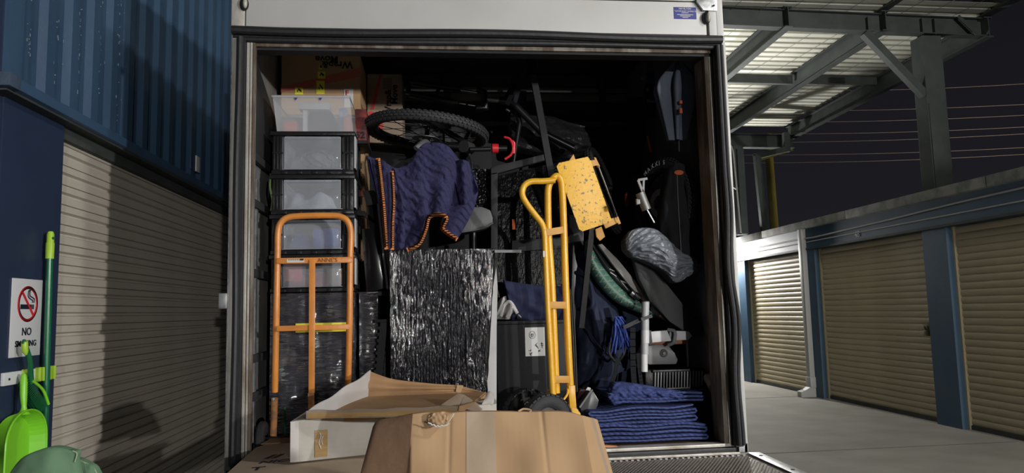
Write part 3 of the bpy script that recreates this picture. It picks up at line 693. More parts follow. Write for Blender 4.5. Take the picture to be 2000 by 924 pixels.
g.box(1.412, 1.450, 3.36, 3.44, .93, 2.90); obj('right_seal', g, rubber, tr)
g = MB(); g.box(1.4565, 1.475, 3.37, 3.46, .90, 2.95, .002); obj('right_edge_strip', g, white_body, tr)
# sill
for z0, z1, yy, mt_ in ((.925, .940, 3.40, dirty_alu), (.905, .922, 3.385, rubber), (.892, .904, 3.37, dirty_alu)):
    g = MB(); g.box(XL+.01, 1.47, yy, 3.47, z0, z1, .002); obj('sill_strip', g, mt_, tr)
g = MB(); g.box(1.43, 1.475, 3.37, 3.44, .893, .945, .003); obj('sill_corner', g, galv, tr)
# latch catch on left edge
q = P(439, 588, 3.36); g = MB(); g.box(XL-.035, XL+.002, 3.35, 3.40, q.z-.035, q.z+.035, .004); obj('door_catch', g, galv, tr)
# inner tie rails on left wall, plate, posts; bulkhead rails
for zc in (2.15, 1.81, 1.40, 1.22, 2.38):
    g = MB(); g.box(-.888, -.862, 3.52, 4.9, zc-.02, zc+.02, .003); obj('tie_rail', g, grey_frame, tr)
for yy in (3.56, 3.62, 4.2): g = MB(); g.box(-.889, -.872, yy, yy+.035, .94, 2.28 if yy < 4 else 3.2); obj('wall_post', g, galv, tr)
pl = [PX(500, 145, -.875), PX(508, 140, -.875), PX(545, 205, -.875), PX(548, 300, -.875), PX(500, 262, -.875)]
g = MB(); g.slab([(-.870, 3.50, 2.86), (-.870, 3.58, 2.87), (-.870, 3.98, 2.70), (-.870, 4.0, 2.42), (-.870, 3.50, 2.40)], -X, .01); obj('wall_flap', g, grey_frame, tr)
for z0, z1 in ((3.155, 3.19), (3.09, 3.145), (2.91, 2.94)): g = MB(); g.box(-.88, 1.42, 4.965, 4.998, z0, z1, .002); obj('bulkhead_rail', g, ply_in, tr)
for xx in (.08, .62, 1.2): g = MB(); g.box(xx, xx+.045, 4.94, 4.964, 2.2, 3.28, .002); obj('bulkhead_post', g, dark_in, tr)
# tail lift platform raised level with the deck
tl = thing('tail_lift', 'steel tail lift platform raised level with the truck floor', 'platform', (.3, 2.5, .83))
g = MB(); g.box(-.93, 1.515, 1.25, 3.36, .845, .890, .004); obj('deck_plate', g, tread, tl)
g = MB(); g.box(1.475, 1.535, 1.25, 3.385, .8905, .8975, .002); obj('edge_strip', g, galv, tl)
for yy in (3.30, 3.0, 2.6, 2.2): g = MB(); g.lathe((1.505, yy, .8976), Z, [(.0001, .001), (.009, .001), (.009, -.001)], 12); obj('bolt_hole', g, print_black, tl)
g = MB()
for i in range(88): g.box(XL+.02+i*.027, XL+.032+i*.027, 3.345, 3.355, .8905, .895)
lab(obj('hinge_teeth', g, galv, tl), kind='stuff')
g = MB()
for i in range(140):
    for j in range(92):
        xx = -.90+i*.0168+(.0084 if j % 2 else 0); yy = 2.05+j*.0140; a, b, c, d, z_ = xx, xx+.0092, yy, yy+.0055, .8925
        g.poly([(a, c, z_), (b, c, z_), (b, d, z_), (a, d, z_)]); g.poly([(a, c, .890), (b, c, .890), (b, c, z_), (a, c, z_)]); g.poly([(b, c, .890), (b, d, .890), (b, d, z_), (b, c, z_)])
lab(obj('tread_bars', g, galv_dk, tl, smooth=0, weld=False), kind='stuff')
for xx in (-.7, 1.25):
    g = MB(); g.beam((xx, 3.0, .80), (xx, 3.34, .62), .07, .06); obj('lift_arm', g, satin_black, tl)
# ================================================================== generic builders
def wheel(label, cen, axis, R, tw, cat='wheel', spokes=20, disc=True, knobs=54, name='bicycle_wheel', parent=None, group=None, tmat=None):
    tmat = tmat or tyre_m; cen = V(cen); ax = V(axis).normalized()
    t = parent or thing(name, label, cat, cen, group)
    u = ax.orthogonal().normalized(); v = ax.cross(u)
    def pt(r, a, h=0): return cen+(u*math.cos(a)+v*math.sin(a))*r+ax*h
    g = MB(); g.lathe(cen, ax, [(R-tw*.95, -tw*.42), (R-tw*.55, -tw*.52), (R-tw*.18, -tw*.44), (R-.004, -tw*.2), (R, 0), (R-.004, tw*.2), (R-tw*.18, tw*.44), (R-tw*.55, tw*.52), (R-tw*.95, tw*.42), (R-tw*.95, -tw*.42)], 56)
    ty = obj('tyre', g, tmat, t, smooth=60)
    g = MB()
    for k in range(knobs):
        for j, (h, rr) in enumerate(((-.40, .17), (-.13, .0), (.13, .0), (.40, .17))):
            a = 2*math.pi*(k+(.5 if j % 2 else 0))/knobs; c = pt(R-tw*rr+.001, a, tw*h)
            e = (pt(1, a)-cen).normalized(); tn = ax.cross(e)
            if abs(h) > .3: e2 = (e+ax*(.9 if h > 0 else -.9)).normalized(); tn2 = tn; a2 = tn2.cross(e2)
            else: e2, a2 = e, ax
            g.obox(c, (tw*.17, R*2*math.pi/knobs*.52, .007), Matrix((a2.normalized(), tn, e2)).transposed())
    lab(obj('tread_knobs', g, tmat, ty, smooth=0, weld=False), kind='stuff')
    g = MB(); g.lathe(cen, ax, [(R-tw*.9, -tw*.3), (R-tw*1.3, -tw*.22), (R-tw*1.3, tw*.22), (R-tw*.9, tw*.3)], 48); obj('rim', g, satin_black, t, smooth=50)
    g = MB(); g.lathe(cen, ax, [(.0001, -.055), (.012, -.055), (.028, -.030), (.014, -.02), (.014, .02), (.028, .030), (.012, .055), (.0001, .055)], 16); obj('hub', g, satin_black, t)
    g = MB()
    for k in range(spokes):
        a = 2*math.pi*k/spokes; s_ = 1 if k % 2 else -1
        g.beam(pt(.026, a+(.9 if k % 4 < 2 else -.9), .03*s_), pt(R-tw*1.25, a), .003, .003)
    lab(obj('spokes', g, satin_black, t, smooth=0), kind='stuff')
    if disc:
        g = MB(); g.lathe(cen, ax, [(.045, -.04), (.08, -.04), (.08, -.0425), (.045, -.0425), (.045, -.04)], 32)
        for k in range(6): a = k*math.pi/3; g.beam(pt(.02, a, -.041), pt(.05, a+.3, -.041), .006, .002)
        obj('brake_disc', g, silver, t)
    return t
def carton(name, label, x0, x1, y0, y1, z0, z1, mat=kraft, group=None, cat='box'):
    group = group or ('moving cartons at the left' if name == 'moving_carton' else None)
    t = thing(name, label, cat, ((x0+x1)/2, (y0+y1)/2, z0), group)
    g = MB(); g.box(x0, x1, y0, y1, z0, z1, .004); obj('carton_body', g, mat, t)
    g = MB(); g.box(x0+.003, (x0+x1)/2-.001, y0+.003, y1-.003, z1, z1+.004); g.box((x0+x1)/2+.001, x1-.003, y0+.003, y1-.003, z1, z1+.004); obj('top_flaps', g, mat, t)
    return t
FL = .936
# ------------------------------------------------------------------ left stack
def wrapped(name, label, x0, x1, y0, y1, z0, z1, mat, cat='furniture', amp=.008, sc=(18, 2.5), vertical=True):
    t = thing(name, label, cat, ((x0+x1)/2, (y0+y1)/2, z0))
    def face(f, nu, nv, nrm):
        g = MB()
        def ff(u, v):
            p = f(u, v); e = min(u, 1-u, v, 1-v)*8; e = min(e, 1)
            q = V((p.x*sc[0], p.y*sc[0], p.z*sc[1])) if vertical else V((p.x*sc[1], p.y*sc[1], p.z*sc[0]))
            return p+nrm*amp*e*(noise.noise(q)+.5*noise.noise(q*2.3)+1.6*noise.noise(V((p.x*11, p.y*11, p.z*5)))+.5*noise.noise(V((p.x*30, p.y*30, p.z*16))))
        g.grid(ff, nu, nv); return g
    g = MB(); g.box(x0+.012, x1-.012, y0+.012, y1-.012, z0, z1-.012); obj('core_board', g, cab_black, t)
    obj('wrap_front', face(lambda u, v: V((x0+(x1-x0)*u, y0, z0+(z1-z0)*v)), 90, 60, V((0, -1, 0))), mat, t, smooth=80)
    obj('wrap_side', face(lambda u, v: V((x1, y0+(y1-y0)*u, z0+(z1-z0)*v)), 30, 60, V((1, 0, 0))), mat, t, smooth=80)
    obj('wrap_side', face(lambda u, v: V((x0, y0+(y1-y0)*u, z0+(z1-z0)*v)), 20, 40, V((-1, 0, 0))), mat, t, smooth=80)
    obj('wrap_top', face(lambda u, v: V((x0+(x1-x0)*u, y0+(y1-y0)*v, z1)), 20, 10, V((0, 0, 1))), mat, t, smooth=80)
    return t
Yd = 3.70
zT = P(600, 571, Yd).z; xl = P(528, 600, Yd).x; xr = P(692, 600, Yd).x
w1 = wrapped('wrapped_chest', 'dark plastic-wrapped chest under the drawer tower, behind the orange trolley', xl, xr, Yd, 4.05, FL, zT-.004, wrap_h, vertical=False)
g = MB(); q = P(577, 632, Yd-.012); g.box(q.x, q.x+.25, Yd-.010, Yd-.006, q.z-.045, q.z, .001); obj('yellow_tape', g, yellow_lab, w1)
xa = P(693, 600, 3.80).x; xb_ = P(738, 600, 3.80).x
w2 = wrapped('wrapped_board', 'shiny silver-black wrapped board standing right of the orange trolley', xr+.014, xb_, 3.80, 4.085, FL, P(700, 571, 3.8).z, wrap_h, vertical=False, amp=.011)
# drawer tower: four units
rows = [(571, 497), (497, 419), (419, 341), (341, 257)]
dx0, dx1 = P(531, 400, Yd).x, P(690, 400, Yd).x; dd = .36
fills = [('red and grey clutter', (.28, .05, .07)), ('blue cloth and white goods', (.06, .09, .22)), ('folded silver packets', (.30, .31, .33)), ('coiled dark cables', (.10, .10, .11))]
prev = None; zb0 = zT
tall = [P(610, a, Yd).z for a, b in rows]+[P(610, rows[-1][1], Yd).z]
def drawer_unit(k, z0, z1):
    nm = ['lowest clear drawer unit, behind the orange trolley crossbar', 'clear drawer unit behind the curved top of the orange trolley', 'clear drawer unit second from the top of the black tower', 'topmost clear drawer unit, holding coiled cables'][k]
    t = thing('drawer_unit', nm, 'drawer', ((dx0+dx1)/2, Yd+dd/2, z0), 'black framed clear drawers in the left stack')
    x0, x1, y0, y1 = dx0, dx1, Yd, Yd+dd; h = z1-z0
    g = MB(); g.box(x0-.010, x1+.010, y0-.012, y1, z1-.022, z1-.001, .004); obj('top_frame', g, black_pl, t)
    g = MB(); g.box(x0-.004, x1+.004, y0-.006, y1, z0+.001, z0+.022, .004)
    for i in range(5): g.box(x0+.05+i*.075, x0+.075+i*.075, y0-.012, y0-.005, z0+.003, z0+.016, .002)
    obj('bottom_frame', g, black_pl, t)
    for xx, xx2 in ((x0, x0+.055), (x1-.055, x1)):
        g = MB(); g.box(xx, xx2, y0, y0+.02, z0+.022, z1-.022, .003)
        for i in range(3): g.box(xx+.006+i*.016, xx+.012+i*.016, y0-.006, y0, z0+.026, z1-.026, .001)
        g.box(xx+.002, xx2-.002, y0-.008, y0-.001, z0+h*.48, z0+h*.52); obj('front_post', g, black_pl, t)
    for yy in (y0+.12, y0+.22, y1-.03): g = MB(); g.box(x1-.006, x1+.002, yy, yy+.025, z0+.022, z1-.022); obj('side_post', g, black_pl, t)
    g = MB(); g.box(x0, x1, y1-.01, y1, z0+.022, z1-.022); g.box(x0, x0+.006, y0+.02, y1-.01, z0+.022, z1-.022); obj('back_panel', g, black_pl, t)
    d = None; g = MB(); zz0, zz1 = z0+.026, z1-.030
    g.box(x0+.060, x1-.060, y0-.012, y0-.007, zz0, zz1, .002); d = obj('drawer', g, clear_pl, t)
    g = MB(); g.box(x1-.054, x1-.050, y0, y1-.04, zz0, zz1); g.box(x0+.05, x0+.054, y0, y1-.04, zz0, zz1); g.box(x0+.05, x1-.05, y0, y1-.04, zz0, zz0+.004)
    obj('drawer_sides', g, frost_pl, d)
    g = MB(); g.box(x1+.003, x1+.010, y0+.015, y0+.10, zz0+.01, zz1+.01, .002); obj('side_clip', g, grey_pl_lt, t)
    g = MB(); g.box(x0+.064, x1-.064, y0-.018, y0-.012, zz1-.012, zz1, .002); obj('pull_lip', g, clear_pl, d)
    fm = M('drawer_fill_%s' % fills[k][0].split()[0], fills[k][1], .7, col2=tuple(c*1.8+.04 for c in fills[k][1]), ns=9, bump=.5, bs=14)
    g = MB()
    def cl_(u, v):
        e = math.sin(math.pi*u)*math.sin(math.pi*v)
        return V((x0+.064+u*(x1-x0-.128), y0+.02+v*(dd-.10), zz0+.006+(h-.075)*(.55*min(1, e*4)+.35*noise.noise(V((u*4+k*3, v*3, k)))*min(1, e*4))))
    g.grid(cl_, 18, 12); obj('drawer_contents', g, fm, d, smooth=80)
    if k == 3:
        g = MB(); 
        for j in range(3): g.tube([(x0+.21+.07*math.cos(a*.4+j)+.02*j, y0+.012+.004*j, zz0+.055+.045*math.sin(a*.4+j*.5)) for a in range(15)], .0035, 6)
        obj('cable_coil', g, black_pl, d)
    if k == 0:
        g = MB(); g.box(x0+.066, x0+.15, y0+.004, y0+.03, zz0+.03, zz1-.01, .01); obj('red_packet', g, print_red, d)
        g = MB(); g.box(x0+.27, x0+.35, y0+.004, y0+.03, zz0+.006, zz1-.04, .01); obj('pale_packet', g, kraft_gr, d)
    if k == 1:
        g = MB(); g.box(x0+.2, x0+.33, y0+.004, y0+.03, zz0+.01, zz1-.04, .015); obj('blue_bundle', g, ext_blue, d)
    return t
for k in range(4): drawer_unit(k, tall[k], tall[k+1])
# small clear strip sits between the top and bin; open clear bin on top
z0 = tall[4]+.001; z1 = P(600, 192, Yd).z
bn = thing('storage_bin', 'open clear plastic storage bin on top of the drawer tower', 'bin', ((dx0+dx1)/2, Yd+.16, z0))
bx0, bx1 = P(541, 250, Yd).x, P(690, 250, Yd).x; tx0, tx1 = P(535, 190, Yd).x, P(684, 190, Yd).x
def bin_shell(ins=0):
    b_ = [(bx0+ins, Yd+ins, z0+ins), (bx1-ins, Yd+ins, z0+ins), (bx1-ins, Yd+.30-ins, z0+ins), (bx0+ins, Yd+.30-ins, z0+ins)]
    t_ = [(tx0+ins, Yd-.03+ins, z1), (tx1-ins, Yd-.03+ins, z1), (tx1-ins, Yd+.33-ins, z1), (tx0+ins, Yd+.33-ins, z1)]
    return b_, t_
g = MB(); b_, t_ = bin_shell()
g.poly(b_)
for i in range(4): g.poly([b_[i], b_[(i+1) % 4], t_[(i+1) % 4], t_[i]])
obj('bin_shell', g, frost_pl, bn)
g = MB(); g.tube(t_, .007, 8, closed=True); obj('bin_rim', g, frost_pl, bn)
for px in (577, 625):
    q = P(px, 200, Yd-.04); g = MB(); g.slab([(q.x-.008, Yd-.036, z1-.008), (q.x+.010, Yd-.036, z1-.008), (q.x, Yd-.034, z1-.022)], -Y, .001); obj('blue_arrow', g, sticker_blue, bn)
def inbin(nm, lb, cat, g, mat): lab(obj(nm, g, mat), lb, cat)
g = MB(); g.cyl((bx0+.20, Yd+.12, z0+.085), (bx0+.20, Yd+.20, z0+.085), .075, 24); inbin('cable_reel', 'round grey reel inside the clear bin', 'reel', g, grey_frame)
g = MB(); g.box(bx0+.10, bx0+.26, Yd+.03, Yd+.10, z0+.125, z0+.165, .008); g.box(bx0+.12, bx0+.14, Yd+.05, Yd+.08, z0+.004, z0+.125); inbin('white_packet', 'white packet lying at the top of the clear bin', 'packet', g, paper)
g = MB(); g.box(bx0+.305, bx0+.345, Yd+.05, Yd+.10, z0+.004, z0+.14, .008); inbin('spray_can', 'blue and white can upright in the clear bin', 'can', g, M('can_blue', (.15, .28, .5), .4, col2=(.5, .5, .52), ns=20, lo=.5, hi=.52))
g = MB(); g.box(bx0+.02, bx0+.09, Yd+.05, Yd+.25, z0+.004, z0+.07, .01); inbin('red_pouch', 'red pouch at the left end of the clear bin', 'pouch', g, print_red)
g = MB(); g.box(bx1-.055, bx1-.02, Yd+.02, Yd+.22, z0+.004, z0+.09, .01); inbin('red_notebook', 'red notebook at the right end of the clear bin', 'book', g, print_pink)
# cartons behind the tower
ye = 4.10
ex0, ex1 = P(549, 200, ye).x, P(704, 200, ye).x; ez0, ez1 = P(650, 268, ye).z, P(650, 107, ye).z
mcol = [FL, P(0, 0, 1).z]
zc = [FL, P(700, 560, ye).z, P(700, 418, ye).z, P(700, 297, ye).z, P(700, 284, ye).z]
cx1 = P(712, 400, ye).x
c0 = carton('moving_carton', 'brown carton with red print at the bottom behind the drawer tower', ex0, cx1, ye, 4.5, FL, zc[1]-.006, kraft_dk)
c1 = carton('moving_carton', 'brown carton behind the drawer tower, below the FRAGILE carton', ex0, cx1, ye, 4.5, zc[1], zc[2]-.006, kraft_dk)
c2_ = carton('moving_carton', 'carton marked FRAGILE with a red band, right behind the drawers', ex0, cx1, ye, 4.5, zc[2], ez0-.035, kraft)
text('FRAGILE', c2_, print_black, (P(697, 318, ye).x, ye-.001, P(697, 318, ye).z), -Z, X, .040, bold=.015)
q = P(697, 369, ye); g = MB(); g.box(q.x-.005, cx1, ye-.002, ye, q.z-.045, q.z); obj('red_band', g, print_pink, c2_)
q = P(695, 383, ye); g = MB()
for i in range(9): g.box(q.x+i*.0042, q.x+i*.0042+.0022, ye-.002, ye, q.z-.05, q.z)
obj('barcode', g, print_black, c2_)
q = P(699, 312, ye); g = MB(); g.tube([(q.x-.01, ye, q.z), (q.x+.012, ye, q.z), (q.x+.012, ye, q.z+.03), (q.x-.01, ye, q.z+.03)], .0015, 4, closed=True); obj('tick_box', g, print_black, c2_)
cE = carton('moving_carton', 'upside-down Wrap&Move carton with yellow labels, top of the left stack', ex0, ex1, ye, 4.55, ez0-.030, ez1, kraft)
def onE(px, py): q = P(px, py, ye); return V((q.x, ye-.0015, q.z))
text('Wrap&', cE, print_black, onE(689, 121), -X, -Z, .058, bold=.025)
text('Move', cE, print_black, onE(661, 110), -X, -Z, .058, bold=.025)
g = MB(); g.slab([onE(549, 170), onE(704, 132), onE(704, 150), onE(600, 172), onE(549, 180)], -Y, .0012); obj('red_stripe', g, print_pink, cE)
for px, py, w_, h_ in ((626, 128, 6, 8), (628, 140, 15, 14), (626, 158, 16, 26), (584, 171, 16, 14)):
    a_ = onE(px-w_/2, py); b_2 = onE(px+w_/2, py+h_); g = MB(); g.box(a_.x, b_2.x, ye-.003, ye-.001, b_2.z, a_.z); l_ = obj('yellow_label', g, yellow_lab, cE)
    g = MB()
    for i in range(5):
        cx_ = a_.x+(b_2.x-a_.x)*(.3+.1*i); cz_ = b_2.z+(a_.z-b_2.z)*(.35+.08*((i*7) % 4)); g.box(cx_, cx_+.005, ye-.004, ye-.003, cz_, cz_+.012)
    obj('label_print', g, print_black, l_)
a_ = onE(672, 174); b_2 = onE(690, 210); g = MB(); g.box(a_.x, b_2.x, ye-.003, ye-.001, b_2.z, a_.z); l_ = obj('white_label', g, paper, cE)
text('F', l_, print_red, (onE(687, 176).x, ye-.0035, onE(687, 176).z), -Z, -X, .04, bold=.05, align='LEFT') if False else text('F', l_, print_red, (onE(675, 186).x, ye-.0035, onE(675, 186).z), X, Z, .036, bold=.05)
g = MB()
for i in range(12):
    for j in range(4): g.box(ex1, ex1+.0015, ye+.05+j*.07, ye+.10+j*.07, ez0+.05+i*.014, ez0+.055+i*.014)
obj('side_print', g, print_black, cE)
g = MB(); q0 = P(694, 215, ye-.02); q1 = P(716, 276, ye-.02)
rb = carton('red_carton', 'small dark red printed carton wedged beside the clear bin', P(693, 250, 3.9).x, P(716, 250, 3.9).x, 3.9, 4.09, P(700, 278, 3.9).z, P(700, 214, 3.9).z, M('red_carton_side', (.30, .035, .035), .6, col2=(.09, .02, .02), ns=12))
text('52', rb, print_black, (P(695, 270, 3.9).x, 3.898, P(695, 270, 3.9).z), X, Z, .05, bold=.03)
g = MB(); g.box(P(688, 280, 3.9).x, P(720, 280, 3.9).x, 3.84, 4.09, P(700, 285, 3.9).z, P(700, 279, 3.9).z); lab(obj('shelf_board', g, cab_black), 'thin black board under the small red carton', 'board')
# second Wrap&Move carton behind
yf = 4.45; fx0, fx1 = P(716, 200, yf).x, P(786, 200, yf).x; fz0, fz1 = P(750, 279, yf).z, P(750, 146, yf).z
cF = carton('moving_carton', 'pale Wrap&Move carton with a red circle, seen behind the bicycle tyre', fx0+.004, fx1, yf, 4.85, fz0, fz1, kraft_gr)
def onF(px, py): q = P(px, py, yf); return V((q.x, yf-.0015, q.z))
text('Wrap&', cF, print_black, onF(764, 226), Z, -X, .056, bold=.025); text('Move', cF, print_black, onF(776, 204), Z, -X, .056, bold=.025)
g = MB(); g.slab([onF(741, 146), onF(746, 146), onF(730, 214), onF(724, 214)], -Y, .001); obj('red_line', g, print_red, cF)
g = MB(); c_ = onF(720, 245); g.slab([c_+V((.090*math.cos(a), 0, .090*math.sin(a))) for a in [math.radians(-60+i*15) for i in range(11)]]+[c_+V((0, 0, .06))], -Y, .001); obj('red_circle', g, print_red, cF)
g = MB(); a_ = onF(748, 153)
for i in range(6): g.box(a_.x, a_.x+.055, yf-.0015, yf, a_.z-.012*i-.009, a_.z-.012*i)
obj('printed_block', g, M('grey_print', (.14, .11, .09), .7), cF)
wd = thing('wardrobe', 'tall dark wardrobe at the back, under the pale Wrap&Move carton', 'wardrobe', (0, 4.65, FL))
g = MB(); g.box(fx0, P(960, 300, 4.45).x, 4.44, 4.93, FL, fz0-.004, .004); obj('carcass', g, cab_black, wd)
g = MB(); g.box(fx0+.02, .0, 4.425, 4.44, FL+.05, fz0-.05, .003); obj('door_panel', g, cab_black, wd)
g = MB(); g.box(.01, P(950, 300, 4.45).x, 4.425, 4.44, FL+.05, fz0-.05, .003); obj('door_panel', g, cab_black, wd)
# grey comb rack between the wrapped items
rkY = 3.74
for px, nm in ((742, 'toothed dark grey plastic rail standing left of the large wrapped box'), (757, 'second toothed grey rail tight against the large wrapped box')):
    a_ = P(px+8, 628, rkY); b_2 = P(px-4, 760, rkY); b_2.z = FL; b_2.x = a_.x-.06
    t = thing('toothed_rail', nm, 'rail', (b_2.x, rkY, FL), 'toothed plastic rails'); g = MB(); g.beam(b_2, a_, .035, .012, (0, 1, 0)); obj('rail_bar', g, grey_frame, t)
    g = MB()
    for i in range(18): q = a_.lerp(b_2, .06+i*.05); g.box(q.x-.026, q.x-.017, rkY-.008, rkY+.008, q.z-.004, q.z+.012)
    lab(obj('teeth', g, grey_frame, t), kind='stuff')
    if px == 742:
        g = MB(); g.box(a_.x-.045, a_.x+.03, rkY-.01, rkY+.02, a_.z-.004, a_.z+.012, .003); obj('top_hook', g, grey_frame, t)
    rkY += .03
# flat screen and silver edge
t = thing('flat_screen', 'black flat screen on edge with a thin silver strip, left of the blanket', 'television', (-.32, 3.85, 1.73))
g = MB(); g.pp([(706, 447), (728, 446), (752, 563), (716, 572)], 3.83, .05, .002); obj('screen_body', g, screen_m, t)
g = MB(); g.pp([(708, 372), (732, 372), (738, 398), (716, 402)], 3.84, .05, .003); obj('bracket_head', g, grey_frame, t)
g = MB(); g.pp([(716, 400), (740, 398), (762, 560), (728, 565)], 3.86, .04, .002); obj('rear_panel', g, screen_m, t)
g = MB(); g.beam(P(738, 398, 3.815), P(757, 565, 3.815), .010, .012, (0, 1, 0)); obj('silver_strip', g, silver, t)
g = MB(); g.pp([(688, 410), (712, 412), (735, 432), (735, 440), (710, 421), (688, 420)], 3.86, .05, .002); obj('grey_arm', g, grey_frame, t)
g = MB(); g.box(P(695, 569, 3.83).x, P(762, 569, 3.83).x, 3.86, 4.0, P(700, 578, 3.83).z, P(700, 570, 3.83).z); lab(obj('dark_shelf', g, cab_black), 'dark shelf board under the flat screen', 'board')
# ------------------------------------------------------------------ large black wrapped box and white board
yk = 3.64; kx0, kx1 = P(762, 600, yk).x, P(966, 520, yk).x; kz = P(860, 489, yk).z
t = thing('wrapped_box', 'large black stretch-wrapped box in the middle, under the navy blanket', 'box', ((kx0+kx1)/2, 3.9, FL))
def kf(u, v):
    xl_, xr_ = kx0+.0*v, kx1-.075*(1-v)**1.0
    p = V((xl_+(xr_-xl_)*u, yk, FL+(kz-FL)*v)); q = V((p.x*60+p.z*5.0*(u-.5), 0, p.z*3.2)); e = min(1, min(u, 1-u, v, 1-v)*9)
    fold = abs(noise.noise(q))*1.3+.5*noise.noise(q*2.1+V((3, 1, 0)))+.35*noise.noise(V((p.x*60, 3, p.z*14)))
    cl = .25+1.5*max(0, noise.noise(V((p.x*5, 4, p.z*3)))+.25*math.exp(-((p.z-1.45)/.28)**2)*2); return p-V((0, .0042*e*fold*cl, 0))
g = MB(); g.grid(kf, 240, 110); obj('wrap_front', g, wrap_v, t, smooth=80)
g = MB(); g.prism([(kx0+.004, FL), (kx1-.078, FL), (kx1-.006, kz-.006), (kx0+.004, kz-.006)], yk+.006, 4.2); obj('box_body', g, cab_black, t)
g = MB(); g.prism([(kx0, kz-.006), (kx1, kz-.006), (kx1-.004, kz+.006), (kx0+.004, kz+.006)], yk-.004, 4.2, .003); obj('top_edge', g, wrap_v, t)
g = MB(); g.grid(lambda u, v: V((kx1-.075*(1-v)+.004+.006*noise.noise(V((u*8, v*20, 0))), yk+u*.5, FL+(kz-FL)*v)), 16, 40); obj('wrap_side', g, wrap_v, t, smooth=80)
g = MB(); pxs = [(969, 520), (972, 560), (970, 640), (970, 806), (948, 806), (950, 730), (955, 640), (961, 575)]
g.pp(pxs, 3.70, .016, .001); wb = obj('white_board', g, white_melamine); lab(wb, 'narrow white board standing against the right side of the large wrapped box', 'board')
# support for front edge hidden: chest the bicycle rests on is the wardrobe and this wrapped box
# navy blanket with orange binding
bl = thing('moving_blanket', 'navy quilted blanket with orange binding draped over the bicycle and wrapped box', 'blanket', (0, 3.7, kz+.01))
top_ = [(716, 305), (745, 312), (772, 328), (800, 318), (822, 285), (850, 278), (876, 286), (900, 315), (915, 318), (922, 335)]
bot_ = [(768, 489), (800, 487), (822, 472), (834, 440), (852, 418), (872, 424), (862, 446), (872, 456), (893, 468)]
lef_ = [(716, 305), (722, 345), (742, 400), (756, 450), (768, 489)]
rig_ = [(922, 335), (934, 368), (928, 400), (912, 436), (893, 468)]
fc = coons(top_, bot_, lef_, rig_)
def blf(u, v):
    q = fc(u, v); fold = .020*math.sin(u*10+v*1.2)*(.2+.8*v)+.006*math.sin(u*23+1+2*v)+.022*noise.noise(V((u*3.5, v*3, 1)))-.035*math.sin(math.pi*u)*math.sin(math.pi*min(1, v*1.2+.1))
    ridge = -.05*math.exp(-((u-.62)/.10)**2)*(.3+v)
    p = P(q.x, q.y, 3.70+fold+ridge); return p
g = MB(); g.grid(blf, 90, 70, (0, .008, 0)); obj('quilt', g, navy_quilt, bl, smooth=80)
def strip(pth, w_, Yc, nm='binding', mt_=orange_tape, par=bl):
    P3 = [P(x_, y_, Yc) for x_, y_ in pth]; P3 = bez(P3, 6); g = MB()
    for i in range(len(P3)-1):
        d = (P3[i+1]-P3[i]).normalized(); n_ = V((d.z, 0, -d.x))*w_/2
        d2 = (P3[min(i+2, len(P3)-1)]-P3[i+1 if i+2 < len(P3) else i]).normalized(); n2 = V((d2.z, 0, -d2.x))*w_/2
        g.slab([P3[i]-n_, P3[i]+n_, P3[i+1]+n2, P3[i+1]-n2], Y, .005)
    return obj(nm, g, mt_, par)
strip([(738, 309), (743, 350), (748, 400), (751, 440), (755, 487)], .022, 3.655)
strip([(765, 334), (767, 360), (768, 400), (766, 440), (766, 489)], .018, 3.640)
strip([(795, 488), (818, 476), (831, 448), (838, 424), (858, 419), (872, 426), (864, 444), (872, 454), (893, 468)], .022, 3.625)
g = MB(); lft = coons([(722, 310), (745, 312), (770, 330)], [(752, 489), (765, 489), (790, 488)], [(722, 310), (740, 400), (752, 489)], [(770, 330), (790, 420), (790, 488)])
g.grid(lambda u, v: P(lft(u, v).x, lft(u, v).y, 3.675+.012*math.sin(u*9+v*4)), 24, 30, (0, .008, 0)); obj('hanging_edge', g, navy_quilt, bl, smooth=80)
g = MB(); f3 = coons([(880, 318), (900, 312), (916, 316)], [(900, 400), (915, 395), (935, 372)], [(880, 318), (890, 360), (900, 400)], [(916, 316), (924, 345), (935, 372)])
g.grid(lambda u, v: P(f3(u, v).x, f3(u, v).y, 3.66+.02*math.sin(u*7+v*3)), 16, 16, (0, .008, 0)); obj('corner_fold', g, navy_quilt, bl, smooth=80)
# grey seat pad right of blanket
t = thing('seat_pad', 'dark grey rounded padded seat poking out right of the navy blanket', 'seat', P(925, 440, 3.78))
sp = [(890, 455), (896, 418), (905, 405), (940, 403), (958, 410), (963, 425), (963, 436), (945, 446), (915, 452)]
g = MB(); g.pp(sp, 3.76, .16, .012); obj('pad', g, M('grey_pad', (.085, .088, .094), .5, bump=.15), t)
g = MB(); g.tube(bez([P(890, 455, 3.755), P(925, 450, 3.755), P(948, 444, 3.755), P(963, 435, 3.755)], 5), .003, 6); obj('piping', g, silver, t)
g = MB(); g.cyl(P(925, 455, 3.86), V((P(925, 455, 3.86).x, 3.86, kz+.006)), .014); obj('seat_post', g, satin_black, t)
g = MB(); g.beam(P(966, 491, 3.62), P(1018, 491, 3.62), .012, .014, Z); s_ = obj('metal_bar', g, grey_pl); lab(s_, 'short flat silver bar poking out right of the wrapped box top', 'bar')
